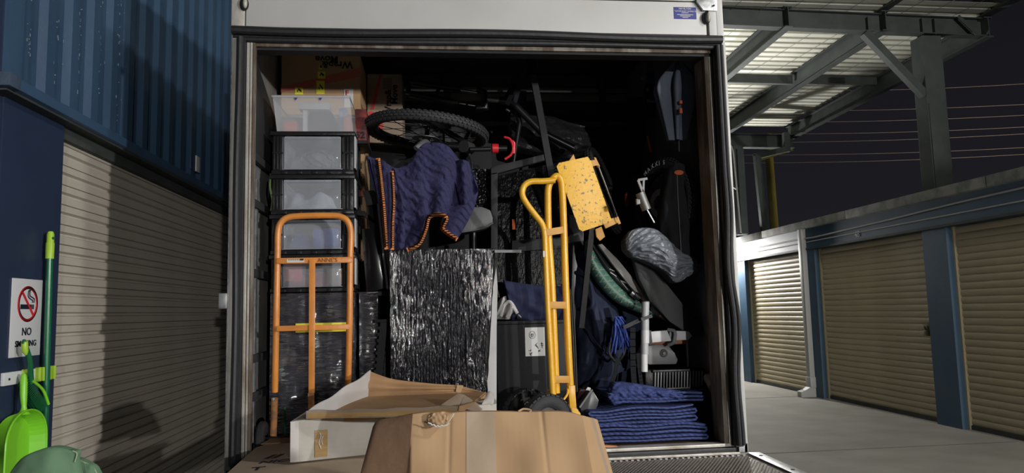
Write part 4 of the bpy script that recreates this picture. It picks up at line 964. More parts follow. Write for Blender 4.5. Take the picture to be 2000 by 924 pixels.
# ------------------------------------------------------------------ bicycles
wc = P(834, 258, 3.98)
bk = thing('mountain_bike', 'mountain bike lying on its side, front wheel flat above the blanket', 'bicycle', (wc.x, wc.y, wc.z), 'mountain bikes on their sides')
ax = V((.10, .02, 1)).normalized()
wheel(None, wc, ax, .345, .055, parent=bk, knobs=70)
g = MB(); g.lathe(wc, ax, [(.02, -.075), (.062, -.075), (.062, -.068), (.055, -.065), (.05, -.06), (.03, -.058)], 32); obj('hub_cap', g, satin_black, bk)
h0 = wc+V((0, 0, -.09)); cr = P(912, 288, 3.80)
g = MB(); g.tube(bez([wc+V((-.02, -.02, -.06)), wc+V((.02, -.05, -.10)), P(830, 276, 3.85), P(812, 290, 3.8)], 5), .014, 10); obj('fork_drop_out', g, silver, bk)
g = MB(); g.tube([wc+V((.0, -.02, -.075)), P(880, 285, 3.8), cr], .017, 12); g.tube([wc+V((.0, -.02, .075)), P(880, 262, 3.95), cr+V((0, .1, .05))], .017, 12); obj('fork', g, satin_black, bk)
g = MB(); g.tube([cr+V((-.02, -.03, 0)), cr+V((.02, .03, 0))], .033, 18); obj('stem_cap', g, grey_frame, bk)
hb0, hb1 = P(918, 292, 3.76), P(1000, 290, 3.76)
g = MB(); g.tube([hb0, P(958, 291, 3.76)], .013, 12); obj('handlebar', g, satin_black, bk)
g = MB(); g.tube([P(961, 290, 3.76), P(973, 290, 3.76)], .024, 16)
for i in range(6): q = P(961.5+i*2, 290, 3.76); g.tube([q, q+V((.003, 0, 0))], .026, 16)
obj('red_grip', g, red_pl, bk)
g = MB(); g.tube([P(973, 290, 3.76), P(990, 290, 3.76)], .017, 12); obj('bar_end', g, satin_black, bk)
g = MB(); g.tube(bez([P(985, 268, 3.76), P(996, 272, 3.75), P(1002, 288, 3.74), P(998, 302, 3.75), P(986, 311, 3.76)], 6), .0065, 8)
g.tube(bez([P(998, 275, 3.78), P(1004, 280, 3.78), P(1003, 300, 3.78)], 5), .007, 8); obj('red_lever_ring', g, red_pl, bk)
g = MB(); g.tube(bez([P(915, 300, 3.77), P(922, 325, 3.76), P(912, 350, 3.77), P(918, 300, 3.78)], 6), .004, 6); obj('brake_hose', g, satin_black, bk)
# second bike behind: fork and frame
b2 = thing('mountain_bike', 'black mountain bike on its side behind the tyre, chrome fork legs catching light', 'bicycle', P(960, 215, 4.35), 'mountain bikes on their sides')
def T(path, r, nm, mt_=satin_black, Yd_=4.35, par=b2):
    g = MB(); g.tube([P(*p[:2], p[2] if len(p) > 2 else Yd_) for p in path], r, 12); return obj(nm, g, mt_, par)
T([(800, 160), (840, 166), (900, 174)], .022, 'fork_lower'); T([(800, 183), (840, 190), (895, 203)], .022, 'fork_lower')
T([(798, 158), (797, 184)], .016, 'fork_arch'); T([(860, 166), (850, 190)], .012, 'fork_arch')
T([(899, 176, 4.3), (932, 181, 4.3)], .010, 'chrome_stanchion', chrome); T([(897, 202, 4.3), (910, 204, 4.3)], .007, 'chrome_stanchion', chrome); T([(914, 205, 4.3), (928, 207, 4.3)], .007, 'chrome_stanchion', chrome)
T([(930, 176), (945, 180), (948, 212), (930, 212)], .024, 'fork_crown')
T([(945, 193), (975, 196)], .018, 'head_tube', silver); T([(975, 196), (1010, 200)], .026, 'head_tube')
T([(1000, 200), (1060, 260), (1120, 290)], .024, 'down_tube'); T([(1000, 196), (1030, 140), (1042, 110)], .018, 'seat_tube'); T([(985, 196), (1002, 165), (1000, 140)], .012, 'brake_lever')
T([(988, 213, 4.3), (996, 218, 4.3)], .011, 'silver_bolt', chrome)
T([(1005, 200, 4.4), (1015, 240, 4.4), (1000, 330, 4.4)], .016, 'chain_stay')
# bagged bundle behind
t = thing('wrapped_bundle', 'dark crumpled plastic bundle behind the leaning post', 'bundle', P(1090, 250, 4.5))
fb = coons([(1000, 215), (1040, 212), (1100, 235), (1150, 250), (1180, 270)], [(1010, 290), (1050, 300), (1100, 310), (1150, 300), (1180, 290)], [(1000, 215), (995, 250), (1010, 290)], [(1180, 270), (1184, 280), (1180, 290)])
g = MB(); g.grid(lambda u, v: P(fb(u, v).x, fb(u, v).y, 4.6-.14*math.sin(math.pi*u)*math.sin(math.pi*v)+.03*noise.noise(V((u*9, v*7, 0)))), 50, 30, (0, .1, 0)); obj('bag', g, M('dark_film', (.045, .046, .05), .32, bump=1, bs=22, dist=.02), t, smooth=80)
# wheels seen behind the yellow plate
wheel('dark tyre arching above the yellow toe plate', P(1168, 345, 4.25), (.20, -.18, 1), .33, .05, knobs=56, group='dark tyres behind the yellow toe plate') if False else None
tb = thing('bicycle_wheel', 'dark knobbly tyre showing above and below the yellow toe plate', 'wheel', P(1180, 372, 4.15), 'loose bicycle wheels')
wheel(None, P(1180, 372, 4.15), (.86, -.42, .28), .27, .055, parent=tb, knobs=56, tmat=tyre_dk)
# MAXXIS wheel, upright at right
mc = P(1318, 398, 3.82); mR = .25; maxis = V((.93, .36, 0)).normalized()
mc.x = 1.272
mw = thing('bicycle_wheel', 'upright bicycle wheel marked MAXXIS hanging by the right wall', 'wheel', mc, 'loose bicycle wheels')
wheel(None, mc, maxis, mR, .055, parent=mw, knobs=60, tmat=tyre_dk)
u_ = V((.36, -.93, 0)).normalized()
for i, ch in enumerate('MAXXIS'):
    a = math.radians(126-i*9); p = mc+(u_*math.cos(a)+Z*math.sin(a))*(mR-.036)-maxis*.031; r_ = (u_*math.sin(a)-Z*math.cos(a)); up_ = (u_*math.cos(a)+Z*math.sin(a))
    text(ch, mw, paper, p, r_, up_, .036, bold=.01)
# leaning post, straps, picture frame
t = thing('leaning_post', 'dark grey square metal post leaning down from the truck ceiling', 'post', P(1060, 230, 3.95))
g = MB(); g.beam(P(1036, 118, 3.95), P(1077, 345, 3.85), .036, .03, Y); obj('post_bar', g, grey_frame, t)
g = MB(); g.beam(P(1034, 108, 3.96), P(1040, 150, 3.94), .05, .045, Y); obj('post_sleeve', g, satin_black, t)
g = MB(); g.beam(P(1075, 344, 3.85), P(1081, 385, 3.83), .030, .026, Y); obj('post_foot', g, satin_black, t)
t = thing('black_strap', 'black webbing straps dangling beside the leaning post', 'strap', P(1010, 170, 4.1))
g = MB()
for a_, b_2 in (((1033, 120), (1018, 160)), ((1018, 160), (1005, 200)), ((1018, 160), (1000, 172)), ((1001, 140), (1006, 180)), ((1003, 178), (990, 205))): g.beam(P(*a_, 4.1), P(*b_2, 4.1), .026, .006, Y)
obj('webbing', g, dark_cloth, t)
t = thing('framed_panel', 'dark glossy framed panel standing behind the yellow trolley handle', 'panel', P(1040, 480, 4.0))
fo = [(960, 340), (1064, 308), (1112, 308), (1112, 620), (960, 620)]; yq = 4.0
g = MB(); g.pp([(966, 345), (1112, 312), (1112, 620), (966, 620)], yq+.015, .03); obj('glossy_sheet', g, M('glossy_film', (.003, .003, .004), .2, spec=.06, bump=.5, bs=30, st=(2, 1, 1), dist=.006), t)
g = MB(); g.pp([(959, 338), (972, 336), (972, 625), (959, 625)], yq-.01, .04, .003); obj('frame_stile', g, grey_frame, t)
g = MB(); g.pp([(959, 326), (1068, 300), (1068, 312), (966, 340), (959, 342)], yq-.01, .04, .003); obj('frame_rail', g, grey_frame, t)
g = MB(); g.pp([(1000, 470), (1112, 462), (1112, 484), (1000, 492)], yq-.01, .025, .003); obj('frame_rail', g, grey_frame, t)
g = MB(); g.pp([(1112, 420), (1140, 418), (1140, 640), (1112, 640)], yq-.01, .05, .003); obj('frame_stile', g, satin_black, t)
q = P(1003, 438, yq-.03); g = MB(); g.box(q.x-.008, q.x+.01, yq-.03, yq-.005, q.z-.03, q.z+.03, .004); obj('orange_tag', g, orange_dim, t)
# crinkled dark wrapped sheet left of frame
g = MB(); g.grid(lambda u, v: P(918+u*44, 330+v*90, 4.08+.02*noise.noise(V((u*8, v*10, 2)))), 30, 50, (0, .03, 0)); lab(obj('film_wrapped_panel', g, M('dim_film', (.008, .008, .010), .2, spec=.6, bump=1, bs=30, dist=.012), smooth=80), 'crinkled black film-wrapped panel between blanket and framed panel', 'panel')
# ------------------------------------------------------------------ black cabinet with paper note, cloths on it
yc = 3.86; x0, x1 = P(971, 700, yc).x, P(1112, 700, yc).x; zc1 = P(1040, 626, yc).z
cb = thing('black_cabinet', 'black cabinet with a handwritten paper note taped on its side', 'cabinet', ((x0+x1)/2, 4.05, FL))
g = MB(); g.box(x0, x1, yc, 4.30, FL, zc1-.018, .003); obj('carcass', g, cab_black, cb)
g = MB(); g.box(x0-.005, x1+.005, yc-.006, 4.31, zc1-.017, zc1, .003); obj('top_panel', g, cab_black, cb)
a_ = P(1025, 640, yc-.004); b_2 = P(1065, 695, yc-.004); g = MB(); g.box(a_.x, b_2.x, yc-.004, yc-.001, b_2.z, a_.z); nt_ = obj('paper_note', g, paper, cb)
def np_(u, v): return V((a_.x+(b_2.x-a_.x)*u, yc-.0052, a_.z+(b_2.z-a_.z)*v))
g = MB(); c_ = np_(.37, .26); g.tube([c_+V((.016*math.cos(k*.4), 0, .020*math.sin(k*.4))) for k in range(16)], .0009, 5, closed=True)
for s1, s2 in (((.32, .22), (.42, .22)), ((.32, .26), (.42, .26)), ((.32, .22), (.32, .32)), ((.42, .22), (.40, .33)), ((.32, .33), (.40, .33)), ((.50, .62), (.62, .70)), ((.62, .54), (.50, .62)), ((.55, .60), (.66, .74)), ((.78, .56), (.92, .58)), ((.78, .62), (.92, .64)), ((.84, .52), (.86, .72)), ((.65, .80), (.76, .84)), ((.65, .86), (.76, .78)), ((.16, .80), (.28, .82)), ((.28, .76), (.28, .82)), ((.2, .88), (.34, .92)), ((.24, .96), (.34, .86)), ((.22, .92), (.3, .98))):
    g.tube([np_(*s1), np_(*s2)], .0013, 5)
obj('handwriting', g, print_black, nt_)
t = thing('folded_towel', 'crumpled white towel on the black cabinet', 'towel', P(990, 610, 3.92))
ft = coons([(966, 622), (968, 570), (985, 585), (1000, 590), (1016, 618)], [(966, 624), (985, 624), (1000, 625), (1018, 624)], [(966, 622), (966, 624)], [(1016, 618), (1018, 624)])
g = MB(); g.grid(lambda u, v: P(966+u*52, 624-(46*math.sin(math.pi*(u*.85+.12))**.8)*(1-v), 3.92-.05*math.sin(math.pi*v)+.02*math.sin(u*14+v*5)), 30, 16, (0, .03, 0)); obj('towel_fold', g, white_cloth, t, smooth=80)
g = MB(); g.tube(bez([P(978, 618, 3.87), P(984, 598, 3.87), P(996, 590, 3.87), P(1010, 612, 3.87), P(1000, 600, 3.86), P(990, 620, 3.87)], 6), .010, 8); obj('towel_edge', g, white_cloth, t)
g = MB(); fn = coons([(985, 548), (1040, 556), (1112, 560)], [(1000, 625), (1050, 626), (1112, 625)], [(985, 548), (995, 590), (1000, 625)], [(1112, 560), (1113, 590), (1112, 625)])
g.grid(lambda u, v: P(fn(u, v).x, fn(u, v).y, 3.90-.03*math.sin(math.pi*v)+.015*noise.noise(V((u*6, v*4, 2)))), 30, 16, (0, .06, 0)); lab(obj('navy_fabric', g, M('navy_fab', (.012, .017, .06), .8, bump=.4, bs=12), smooth=80), 'navy fabric folded on the black cabinet beside the white towel', 'cloth')
# the cabinet's far wheel: second wheel of the yellow trolley is built with it
# ------------------------------------------------------------------ orange trolley
yo = 3.56
ot = thing('hand_trolley', "orange tube hand trolley marked ANNE'S in front of the drawer tower", 'trolley', (P(610, 600, yo).x, yo, FL))
pth = [(533, 868), (536, 790), (538, 700), (540, 600), (542, 500), (543, 455), (548, 436), (562, 425), (590, 422), (640, 421), (664, 423), (679, 433), (685, 455), (684, 500), (683, 600), (681, 700), (679, 790), (677, 875)]
pts = bez([P(a, b, yo+.09*max(0, (b-640)/230)) for a, b in pth], 7)
def cut(lo_, hi_): return [p for p in pts if lo_ <= p.z <= hi_]
g = MB(); zsp = 1.235
left = [p for p in pts[:len(pts)//2] if p.z <= zsp]; right = [p for p in pts[len(pts)//2:] if p.z <= zsp]; mid = [p for p in pts if p.z >= zsp-.02]
g.tube(mid, .0155, 16); obj('tube_frame', g, orange_pt, ot, smooth=70)
for s_ in (left, right): g = MB(); g.tube(s_, .0158, 14); obj('lower_tube', g, orange_shaded_worn, ot, smooth=70)  # lower tubes take the orange with the shade painted in
for y_, ht in ((510, .014), (642, .013)):
    a_, b_2 = P(541, y_, yo-.012), P(688 if y_ < 600 else 684, y_-1, yo-.012)
    g = MB(); g.box(a_.x, b_2.x, yo-.022, yo-.012, a_.z-ht, a_.z+ht, .002); cb_ = obj('crossbar', g, orange_pt, ot)
    if y_ < 600:
        text("ANNE'S", cb_, M('marker_brown', (.16, .06, .02), .7), (P(620, 510, yo-.024).x, yo-.0235, a_.z-.009), X, Z, .028, .0008)
        g = MB(); g.box(P(560, 510, yo-.024).x, P(594, 510, yo-.024).x, yo-.0235, yo-.022, a_.z-.009, a_.z+.007); l_ = obj('paper_label', g, paper, ot)
        g = MB(); q = P(563, 508, yo-.024)
        for i in range(7): g.box(q.x+i*.010, q.x+i*.010+.007, yo-.0242, yo-.0235, q.z-.001, q.z+.002)
        g.box(q.x+.055, q.x+.072, yo-.0244, yo-.0235, q.z-.003, q.z+.005); obj('label_print', g, print_black, l_)
a_, b_2 = P(610, 507, yo-.026), P(604, 880, yo-.026)
g = MB(); g.box(a_.x-.014, a_.x+.014, yo-.030, yo-.024, 1.235, a_.z, .001); obj('centre_strip', g, orange_pt, ot)
g = MB(); g.beam(V((a_.x-.003, yo-.027, 1.235)), V((a_.x-.006, yo+.05, FL+.01)), .028, .006, Y); obj('lower_strip', g, orange_shaded_worn, ot)
q = P(534, 780, yo-.018); g = MB(); g.lathe(q, -Y, [(.0001, .008), (.007, .007), (.009, 0)], 12); obj('bolt', g, silver, ot)
for px in (512, 640):
    q = P(px, 835, 3.60); g = MB(); g.lathe(V((q.x, 3.61, 1.02)), X, [(.03, -.018), (.070, -.02), (.082, -.01), (.082, .01), (.070, .02), (.03, .018)], 28); obj('wheel', g, tyre_m, ot)
g = MB(); g.cyl((P(512, 835, 3.6).x, 3.61, 1.02), (P(640, 835, 3.6).x, 3.61, 1.02), .009); obj('axle', g, satin_black, ot)
g = MB(); g.tube([P(556, 795, 3.64), P(556, 868, 3.64)], .006, 8); lab(obj('green_rope', g, green_dk), 'short green rope hanging beside the orange trolley foot', 'rope')
g = MB(); g.tube(bez([P(529, 340, 3.72), P(527, 365, 3.70), P(532, 392, 3.71), P(529, 412, 3.72)], 5), .006, 8); lab(obj('olive_rope', g, M('olive_cord', (.07, .11, .04), .8)), 'olive green rope at the left edge of the drawer tower', 'rope')
# ------------------------------------------------------------------ yellow hand truck
yt = thing('hand_truck', 'yellow tubular hand truck with a curved handle and black pneumatic wheels', 'trolley', (P(1080, 700, 3.5).x, 3.5, FL))
def ty(pth, r, nm, Y0, Y1=None, mt_=yellow_pt, n=7):
    Y1 = Y1 or Y0; P3 = []
    for (a, b) in pth: t = (b-345)/450; P3.append(P(a, b, Y0+(Y1-Y0)*t))
    g = MB(); g.tube(bez(P3, n), r, 16); return obj(nm, g, mt_, yt, smooth=70)
ty([(1117, 800), (1111, 700), (1105, 560), (1101, 440), (1098, 372), (1095, 352), (1088, 344), (1079, 350), (1071, 366), (1070, 400), (1072, 470), (1078, 560), (1084, 700), (1087, 768)], .0175, 'main_rail', 3.50, 3.50)
ty([(1084, 352), (1060, 354), (1036, 355), (1023, 364), (1020, 380), (1028, 397), (1045, 420), (1058, 437), (1063, 455), (1065, 490), (1070, 600), (1076, 700), (1080, 772)], .0155, 'handle_rail', 3.47, 3.46)
for (xa, xb2, yb2) in ((1063, 1100, 455), (1071, 1106, 596), (1077, 1112, 741)):
    a_, b_2 = P(xa, yb2, 3.455), P(xb2, yb2-(6 if yb2 < 500 else 0), 3.48)
    g = MB(); g.beam(a_, b_2, .006, .034, Z, .001); obj('cross_strap', g, M('yellow_shade', (.56, .27, .03), .5), yt)  # straps and tabs in a darker yellow, their shading painted in
ty([(1114, 565), (1119, 660), (1124, 765)], .009, 'black_guard_strip', 3.52, 3.52, rubber)
ty([(1117, 560), (1123, 660), (1127, 765)], .004, 'black_guard_strip', 3.51, 3.51, rubber)
g = MB(); g.pp([(1110, 753), (1123, 753), (1126, 795), (1113, 797)], 3.47, .035, .002); obj('rail_sleeve', g, yellow_pt, yt)
g = MB(); g.pp([(1114, 795), (1124, 793), (1134, 808), (1134, 840), (1122, 840)], 3.48, .01, .001); obj('axle_bracket', g, yellow_worn, yt)
g = MB(); g.tube(bez([P(1109, 750, 3.5), P(1108, 770, 3.46), P(1096, 786, 3.44), P(1092, 792, 3.44)], 5), .006, 8); obj('wheel_stay', g, yellow_pt, yt)
g = MB(); g.tube([P(1072, 764, 3.55), P(1058, 778, 3.6)], .005, 8); obj('wheel_stay', g, yellow_pt, yt)
g = MB(); a_, b_2 = P(1063, 490, 3.45), P(1063, 502, 3.45); g.box(a_.x-.006, a_.x+.006, 3.452, 3.455, b_2.z, a_.z); obj('paper_label', g, paper, yt)
def pneu(cx, cy, Yc, R, tilt=(.32, -1, .0)):
    c = P(cx, cy, Yc); c.z = max(c.z, FL+R+.004); ax = V(tilt).normalized()
    g = MB(); w_ = .042; g.lathe(c, ax, [(R*.50, -w_*.5), (R*.62, -w_*.85), (R*.86, -w_*.8), (R*.97, -w_*.45), (R, 0), (R*.97, w_*.45), (R*.86, w_*.8), (R*.62, w_*.85), (R*.50, w_*.5)], 40); ty_ = obj('wheel_tyre', g, tyre_m, yt, smooth=60)
    u = ax.orthogonal().normalized(); v = ax.cross(u); g = MB()
    for k in range(30):
        a = 2*math.pi*k/30; e = u*math.cos(a)+v*math.sin(a); tn = ax.cross(e)
        for s_ in (-1, 1): g.obox(c+e*(R*.955)+ax*(w_*.42*s_), (w_*.60, R*.15, R*.055), Matrix((ax, tn, e)).transposed())
    lab(obj('tread_blocks', g, tyre_m, ty_, smooth=0, weld=False), kind='stuff')
    g = MB(); g.lathe(c, ax, [(.0001, w_*.7), (.018, w_*.7), (.02, w_*.4), (R*.5, w_*.35), (R*.52, w_*.55), (R*.54, 0), (R*.5, -w_*.35), (.02, -w_*.4), (.0001, -w_*.6)], 28); obj('wheel_rim', g, satin_black, yt)
    return c
ca = pneu(1068, 822, 3.42, .128); cb_ = pneu(1030, 808, 3.68, .128)
g = MB(); g.cyl(ca, cb_, .010); obj('axle', g, satin_black, yt)
# yellow toe plate behind
tp = thing('toe_plate', 'scratched yellow steel toe plate of a second folded trolley, tilted beside the hand truck', 'trolley', P(1150, 450, 3.66))
py_ = [(1087, 325), (1092, 318), (1148, 306), (1154, 314), (1195, 430), (1192, 434), (1138, 452), (1131, 448)]
def pl_(px, py): return P(px, py, 3.62+.06*(px-1087)/110)
g = MB(); g.slab([pl_(*p_) for p_ in py_], Y, .005, .0015); obj('plate', g, yellow_worn, tp)
tabm = MATS['yellow_shade']
for tb_ in ([(1150, 313), (1164, 311), (1167, 322), (1154, 325)], [(1190, 427), (1205, 424), (1208, 434), (1194, 438)], [(1112, 314), (1121, 300), (1125, 311)], [(1164, 447), (1176, 442), (1183, 462), (1173, 470), (1166, 462)], [(1180, 437), (1208, 428), (1210, 434), (1184, 446)], [(1161, 306), (1165, 307), (1173, 324), (1168, 326)], [(1205, 421), (1209, 423), (1214, 436), (1209, 438)]):
    g = MB(); g.slab([pl_(*p_)+V((0, .012, 0)) for p_ in tb_], Y, .022, .001); obj('bracket_tab', g, tabm, tp)
g = MB(); g.tube([pl_(1168, 323), pl_(1206, 424)], .0045, 10); obj('hinge_rod', g, chrome, tp)
g = MB(); g.beam(pl_(1160, 440)+V((0, .05, 0)), P(1135, 640, 3.80), .028, .028, Y); obj('frame_rail', g, satin_black, tp)
# ------------------------------------------------------------------ right side: boards, poles, bags
def px_item(name, label, cat, outline, Yc, d, mat, bev=.004, group=None):
    group = group or {'foam_board': 'padded boards on the right', 'board_rail': 'pale struts by the surfboard'}.get(name)
    g = MB(); g.pp(outline, Yc, d, bev); o = obj(name, g, mat); return lab(o, label, cat, group)
t = thing('surfboard', 'surfboard with a teal leaf-patterned rail leaning behind the white pole', 'surfboard', P(1200, 560, 3.84))
oc = [(1146, 470), (1145, 490), (1150, 515), (1163, 542), (1184, 570), (1210, 592), (1240, 607), (1268, 616), (1320, 630)]
ic = [(1148, 468), (1160, 490), (1172, 512), (1188, 535), (1210, 560), (1238, 582), (1266, 598), (1295, 612), (1322, 628)]
def band(o_, i_, Y0, bulge, nu=60, nv=6):
    A = bez(o_, 6); B = bez(i_, 6)
    def f(u, v):
        a = along(A, u); b = along(B, u); q = a.lerp(b, v); return P(q.x, q.y, Y0-bulge*math.sin(math.pi*v))
    return f
g = MB(); fB = band(oc, ic, 3.84, .03); g.grid(fB, 60, 8, (0, .05, 0)); obj('teal_rail', g, teal_pr, t, smooth=80)
g = MB()
rng = random.Random(3)
for k in range(13):
    u0 = .06+k*.055
    for (da, v0, v1) in ((.05, .05, .95), (-.03, .15, .9)):
        P3 = [fB(min(1, max(0, u0+da*s_)), v0+(v1-v0)*s_)+V((0, -.0012, 0)) for s_ in (0, .33, .66, 1)]; g.tube(P3, .0022, 5)
obj('leaf_lines', g, M('pale_cream', (.33, .34, .27), .6), t)
ic2 = [(1150, 466), (1168, 488), (1190, 516), (1212, 542), (1236, 566), (1262, 586), (1296, 606), (1330, 622), (1345, 632)]
g = MB(); g.grid(band(ic, ic2, 3.85, .02), 50, 6, (0, .05, 0)); obj('charcoal_deck', g, board_gr, t, smooth=80)
g = MB(); 
for s1, s2 in (((1212, 548), (1226, 566)), ((1212, 548), (1228, 555)), ((1228, 555), (1238, 572)), ((1190, 525), (1200, 530)), ((1192, 532), (1204, 540))): g.beam(P(*s1, 3.825), P(*s2, 3.825), .004, .003, Y)
obj('white_mark', g, paper, t)
g = MB(); g.tube([P(1233, 571, 3.80), P(1243, 579, 3.80)], .016, 12); k_ = obj('fin_box', g, silver, t)
g = MB(); g.tube([P(1240, 575, 3.79), P(1249, 583, 3.79)], .018, 12); obj('black_ring', g, rubber, t)
px_item('board_rail', 'long pale grey strut lying along the surfboard towards lower right', 'board', [(1168, 478), (1176, 476), (1205, 505), (1240, 548), (1268, 588), (1262, 592), (1232, 560), (1196, 515)], 3.80, .03, board_pale)
px_item('board_rail', 'pale pointed blade below the white pole clamp, pointing lower right', 'board', [(1272, 598), (1285, 600), (1330, 632), (1336, 641), (1322, 640), (1290, 620), (1272, 608)], 3.80, .02, board_pale)
px_item('foam_board', 'dark grey padded board running down to the lower right beside the clear bundle', 'board', [(1224, 462), (1238, 462), (1262, 500), (1290, 540), (1330, 590), (1366, 632), (1374, 652), (1366, 662), (1346, 656), (1308, 628), (1270, 590), (1248, 545)], 3.72, .05, board_gr, .01)
px_item('foam_board', 'black board tucked between the grey padded board and the surfboard', 'board', [(1176, 470), (1196, 466), (1222, 480), (1246, 540), (1272, 596), (1262, 590), (1210, 520)], 3.93, .04, dark_cloth, .006)
# navy bulk
t = thing('camping_bag', 'big navy padded bag filling the space right of the yellow hand truck', 'bag', P(1180, 740, 3.95))
fbg = coons([(1112, 500), (1140, 490), (1165, 545), (1200, 590), (1250, 615)], [(1118, 812), (1160, 800), (1200, 790), (1250, 780)], [(1112, 500), (1120, 640), (1118, 812)], [(1250, 615), (1262, 690), (1250, 780)])
def bag(u, v):
    q = fbg(u, v); return P(q.x, q.y, 4.03-.20*math.sin(math.pi*u)**.6*math.sin(math.pi*(v*.9+.08))**.6+.035*noise.noise(V((u*5, v*5, 3)))+.012*noise.noise(V((u*14, v*12, 3))))
g = MB(); g.grid(bag, 50, 50, (0, .25, 0)); obj('bag_body', g, navy_cloth, t, smooth=80)
g = MB(); g.tube(bez([bag(.1, .45)+V((0, -.01, 0)), bag(.4, .55)+V((0, -.012, 0)), bag(.7, .62)+V((0, -.01, 0))], 6), .004, 6); g.tube(bez([bag(.05, .12), bag(.2, .16)+V((0, -.02, 0)), bag(.25, .3)+V((0, -.02, 0)), bag(.1, .36)], 6), .012, 8); obj('seam_piping', g, navy_cloth, t)
# bright blue tassel
t = thing('mop_tassel', 'bright blue tangled tassel hanging left of the white pole', 'mop', P(1215, 650, 3.72))
g = MB(); rng = random.Random(5)
for k in range(70):
    a = rng.uniform(-.55, .55); L = rng.uniform(.04, .125); st0 = P(1206+rng.uniform(-6, 8), 622+rng.uniform(-4, 14), 3.74+rng.uniform(-.02, .02))
    mid_ = st0+V((math.sin(a)*L*.5+.012, rng.uniform(-.02, .01), -L*.55)); en = st0+V((math.sin(a)*L+.02, rng.uniform(-.02, .02), -L*1.1-.02))
    g.tube(bez([st0, mid_, en], 4), [.004]*8+[.002], 5)
obj('yarn', g, ext_blue, t)
g = MB(); g.tube(bez([P(1192, 668, 3.74), P(1190, 690, 3.74), P(1204, 706, 3.73), P(1218, 692, 3.73), P(1222, 672, 3.74)], 6), .007, 8); obj('grey_loop', g, grey_frame, t)
for nm, pth, w_ in (('left black strap hanging below the blue tassel', [(1206, 700), (1204, 720), (1196, 745), (1192, 760)], .022), ('black strap hanging just left of the white pole', [(1236, 640), (1236, 690), (1238, 740), (1246, 792)], .028), ('rightmost black strap hanging over the folded blue blankets', [(1246, 690), (1250, 730), (1254, 760), (1256, 790)], .02)):
    g = MB(); P3 = bez([P(a, b, 3.66) for a, b in pth], 4)
    for i in range(len(P3)-1): g.beam(P3[i], P3[i+1]+(P3[i+1]-P3[i])*.1, w_, .003, Y)
    lab(obj('strap', g, dark_cloth), nm, 'strap', 'black straps on the right')
# white pole with clamp arm
t = thing('telescopic_pole', 'white telescopic pole standing upright with a black clamp band', 'pole', P(1262, 728, 3.66))
for (a, b, c, d, r, mt_) in ((1261, 590, 1260, 625, .0195, grey_pl_lt), (1260, 625, 1260, 645, .0205, grey_pl_lt), (1260, 645, 1260, 670, .0215, white_pl), (1259, 670, 1259, 692, .0200, grey_pl_lt), (1258, 692, 1258, 726, .0185, white_pl)):
    g = MB(); g.tube([P(a, b, 3.66), P(c, d, 3.66)], r, 20); obj('pole_section', g, mt_, t)
g = MB(); g.lathe(P(1261, 590, 3.66), Z, [(.0195, -.002), (.0195, .003), (.014, .003), (.014, -.002)], 20); obj('pole_mouth', g, grey_pl, t)
g = MB(); g.beam(P(1250, 624, 3.66), P(1271, 617, 3.66), .05, .016, Z); obj('clamp_band', g, rubber, t)
g = MB(); g.beam(P(1218, 640, 3.68), P(1252, 624, 3.67), .012, .020, Z); obj('black_tie', g, rubber, t)
g = MB(); g.pp([(1268, 648), (1303, 645), (1312, 666), (1270, 670)], 3.68, .05, .004); obj('white_arm', g, white_pl, t)
g = MB(); g.pp([(1266, 645), (1272, 645), (1275, 672), (1267, 676)], 3.665, .06, .004); obj('arm_clip', g, rubber, t)
t = thing('bracket_assembly', 'grey plastic bracket with pale box and orange bar right of the white pole', 'bracket', P(1320, 670, 3.7))
g = MB(); g.tube(bez([P(1304, 644, 3.69), P(1318, 648, 3.67), P(1316, 668, 3.67), P(1306, 674, 3.69)], 5), .009, 8); g.box(P(1306, 650, 3.7).x, P(1320, 650, 3.7).x, 3.69, 3.74, P(1306, 672, 3.7).z, P(1306, 646, 3.7).z, .006); obj('grey_clamp', g, grey_pl, t)
g = MB(); g.pp([(1318, 646), (1345, 647), (1352, 656), (1345, 664), (1318, 665)], 3.70, .04, .003); obj('pale_box', g, white_melamine, t)
g = MB(); g.pp([(1272, 664), (1345, 664), (1342, 671), (1272, 676)], 3.74, .03, .003); g.pp([(1290, 611), (1310, 613), (1305, 622), (1288, 618)], 3.76, .02, .002); obj('orange_bar', g, M('orange_wood', (.36, .12, .05), .6), t)
t = thing('plastic_housing', 'grey moulded plastic housing with a round knob above the slotted basket', 'housing', P(1295, 712, 3.74))
g = MB(); g.pp([(1262, 676), (1282, 672), (1306, 674), (1318, 690), (1325, 702), (1322, 712), (1268, 713), (1250, 700)], 3.73, .12, .012); obj('housing_shell', g, grey_pl, t)
q = P(1296, 690, 3.73); g = MB(); g.lathe(q, -Y, [(.0001, .012), (.008, .012), (.010, .004), (.017, .006), (.021, .004), (.022, 0)], 24); obj('round_knob', g, M('grey_knob', (.12, .12, .13), .4), t)
g = MB(); g.tube([P(1342, 668, 3.8), P(1344, 716, 3.8)], .008, 8); lab(obj('metal_post', g, silver), 'thin vertical metal post right of the grey housing', 'post')
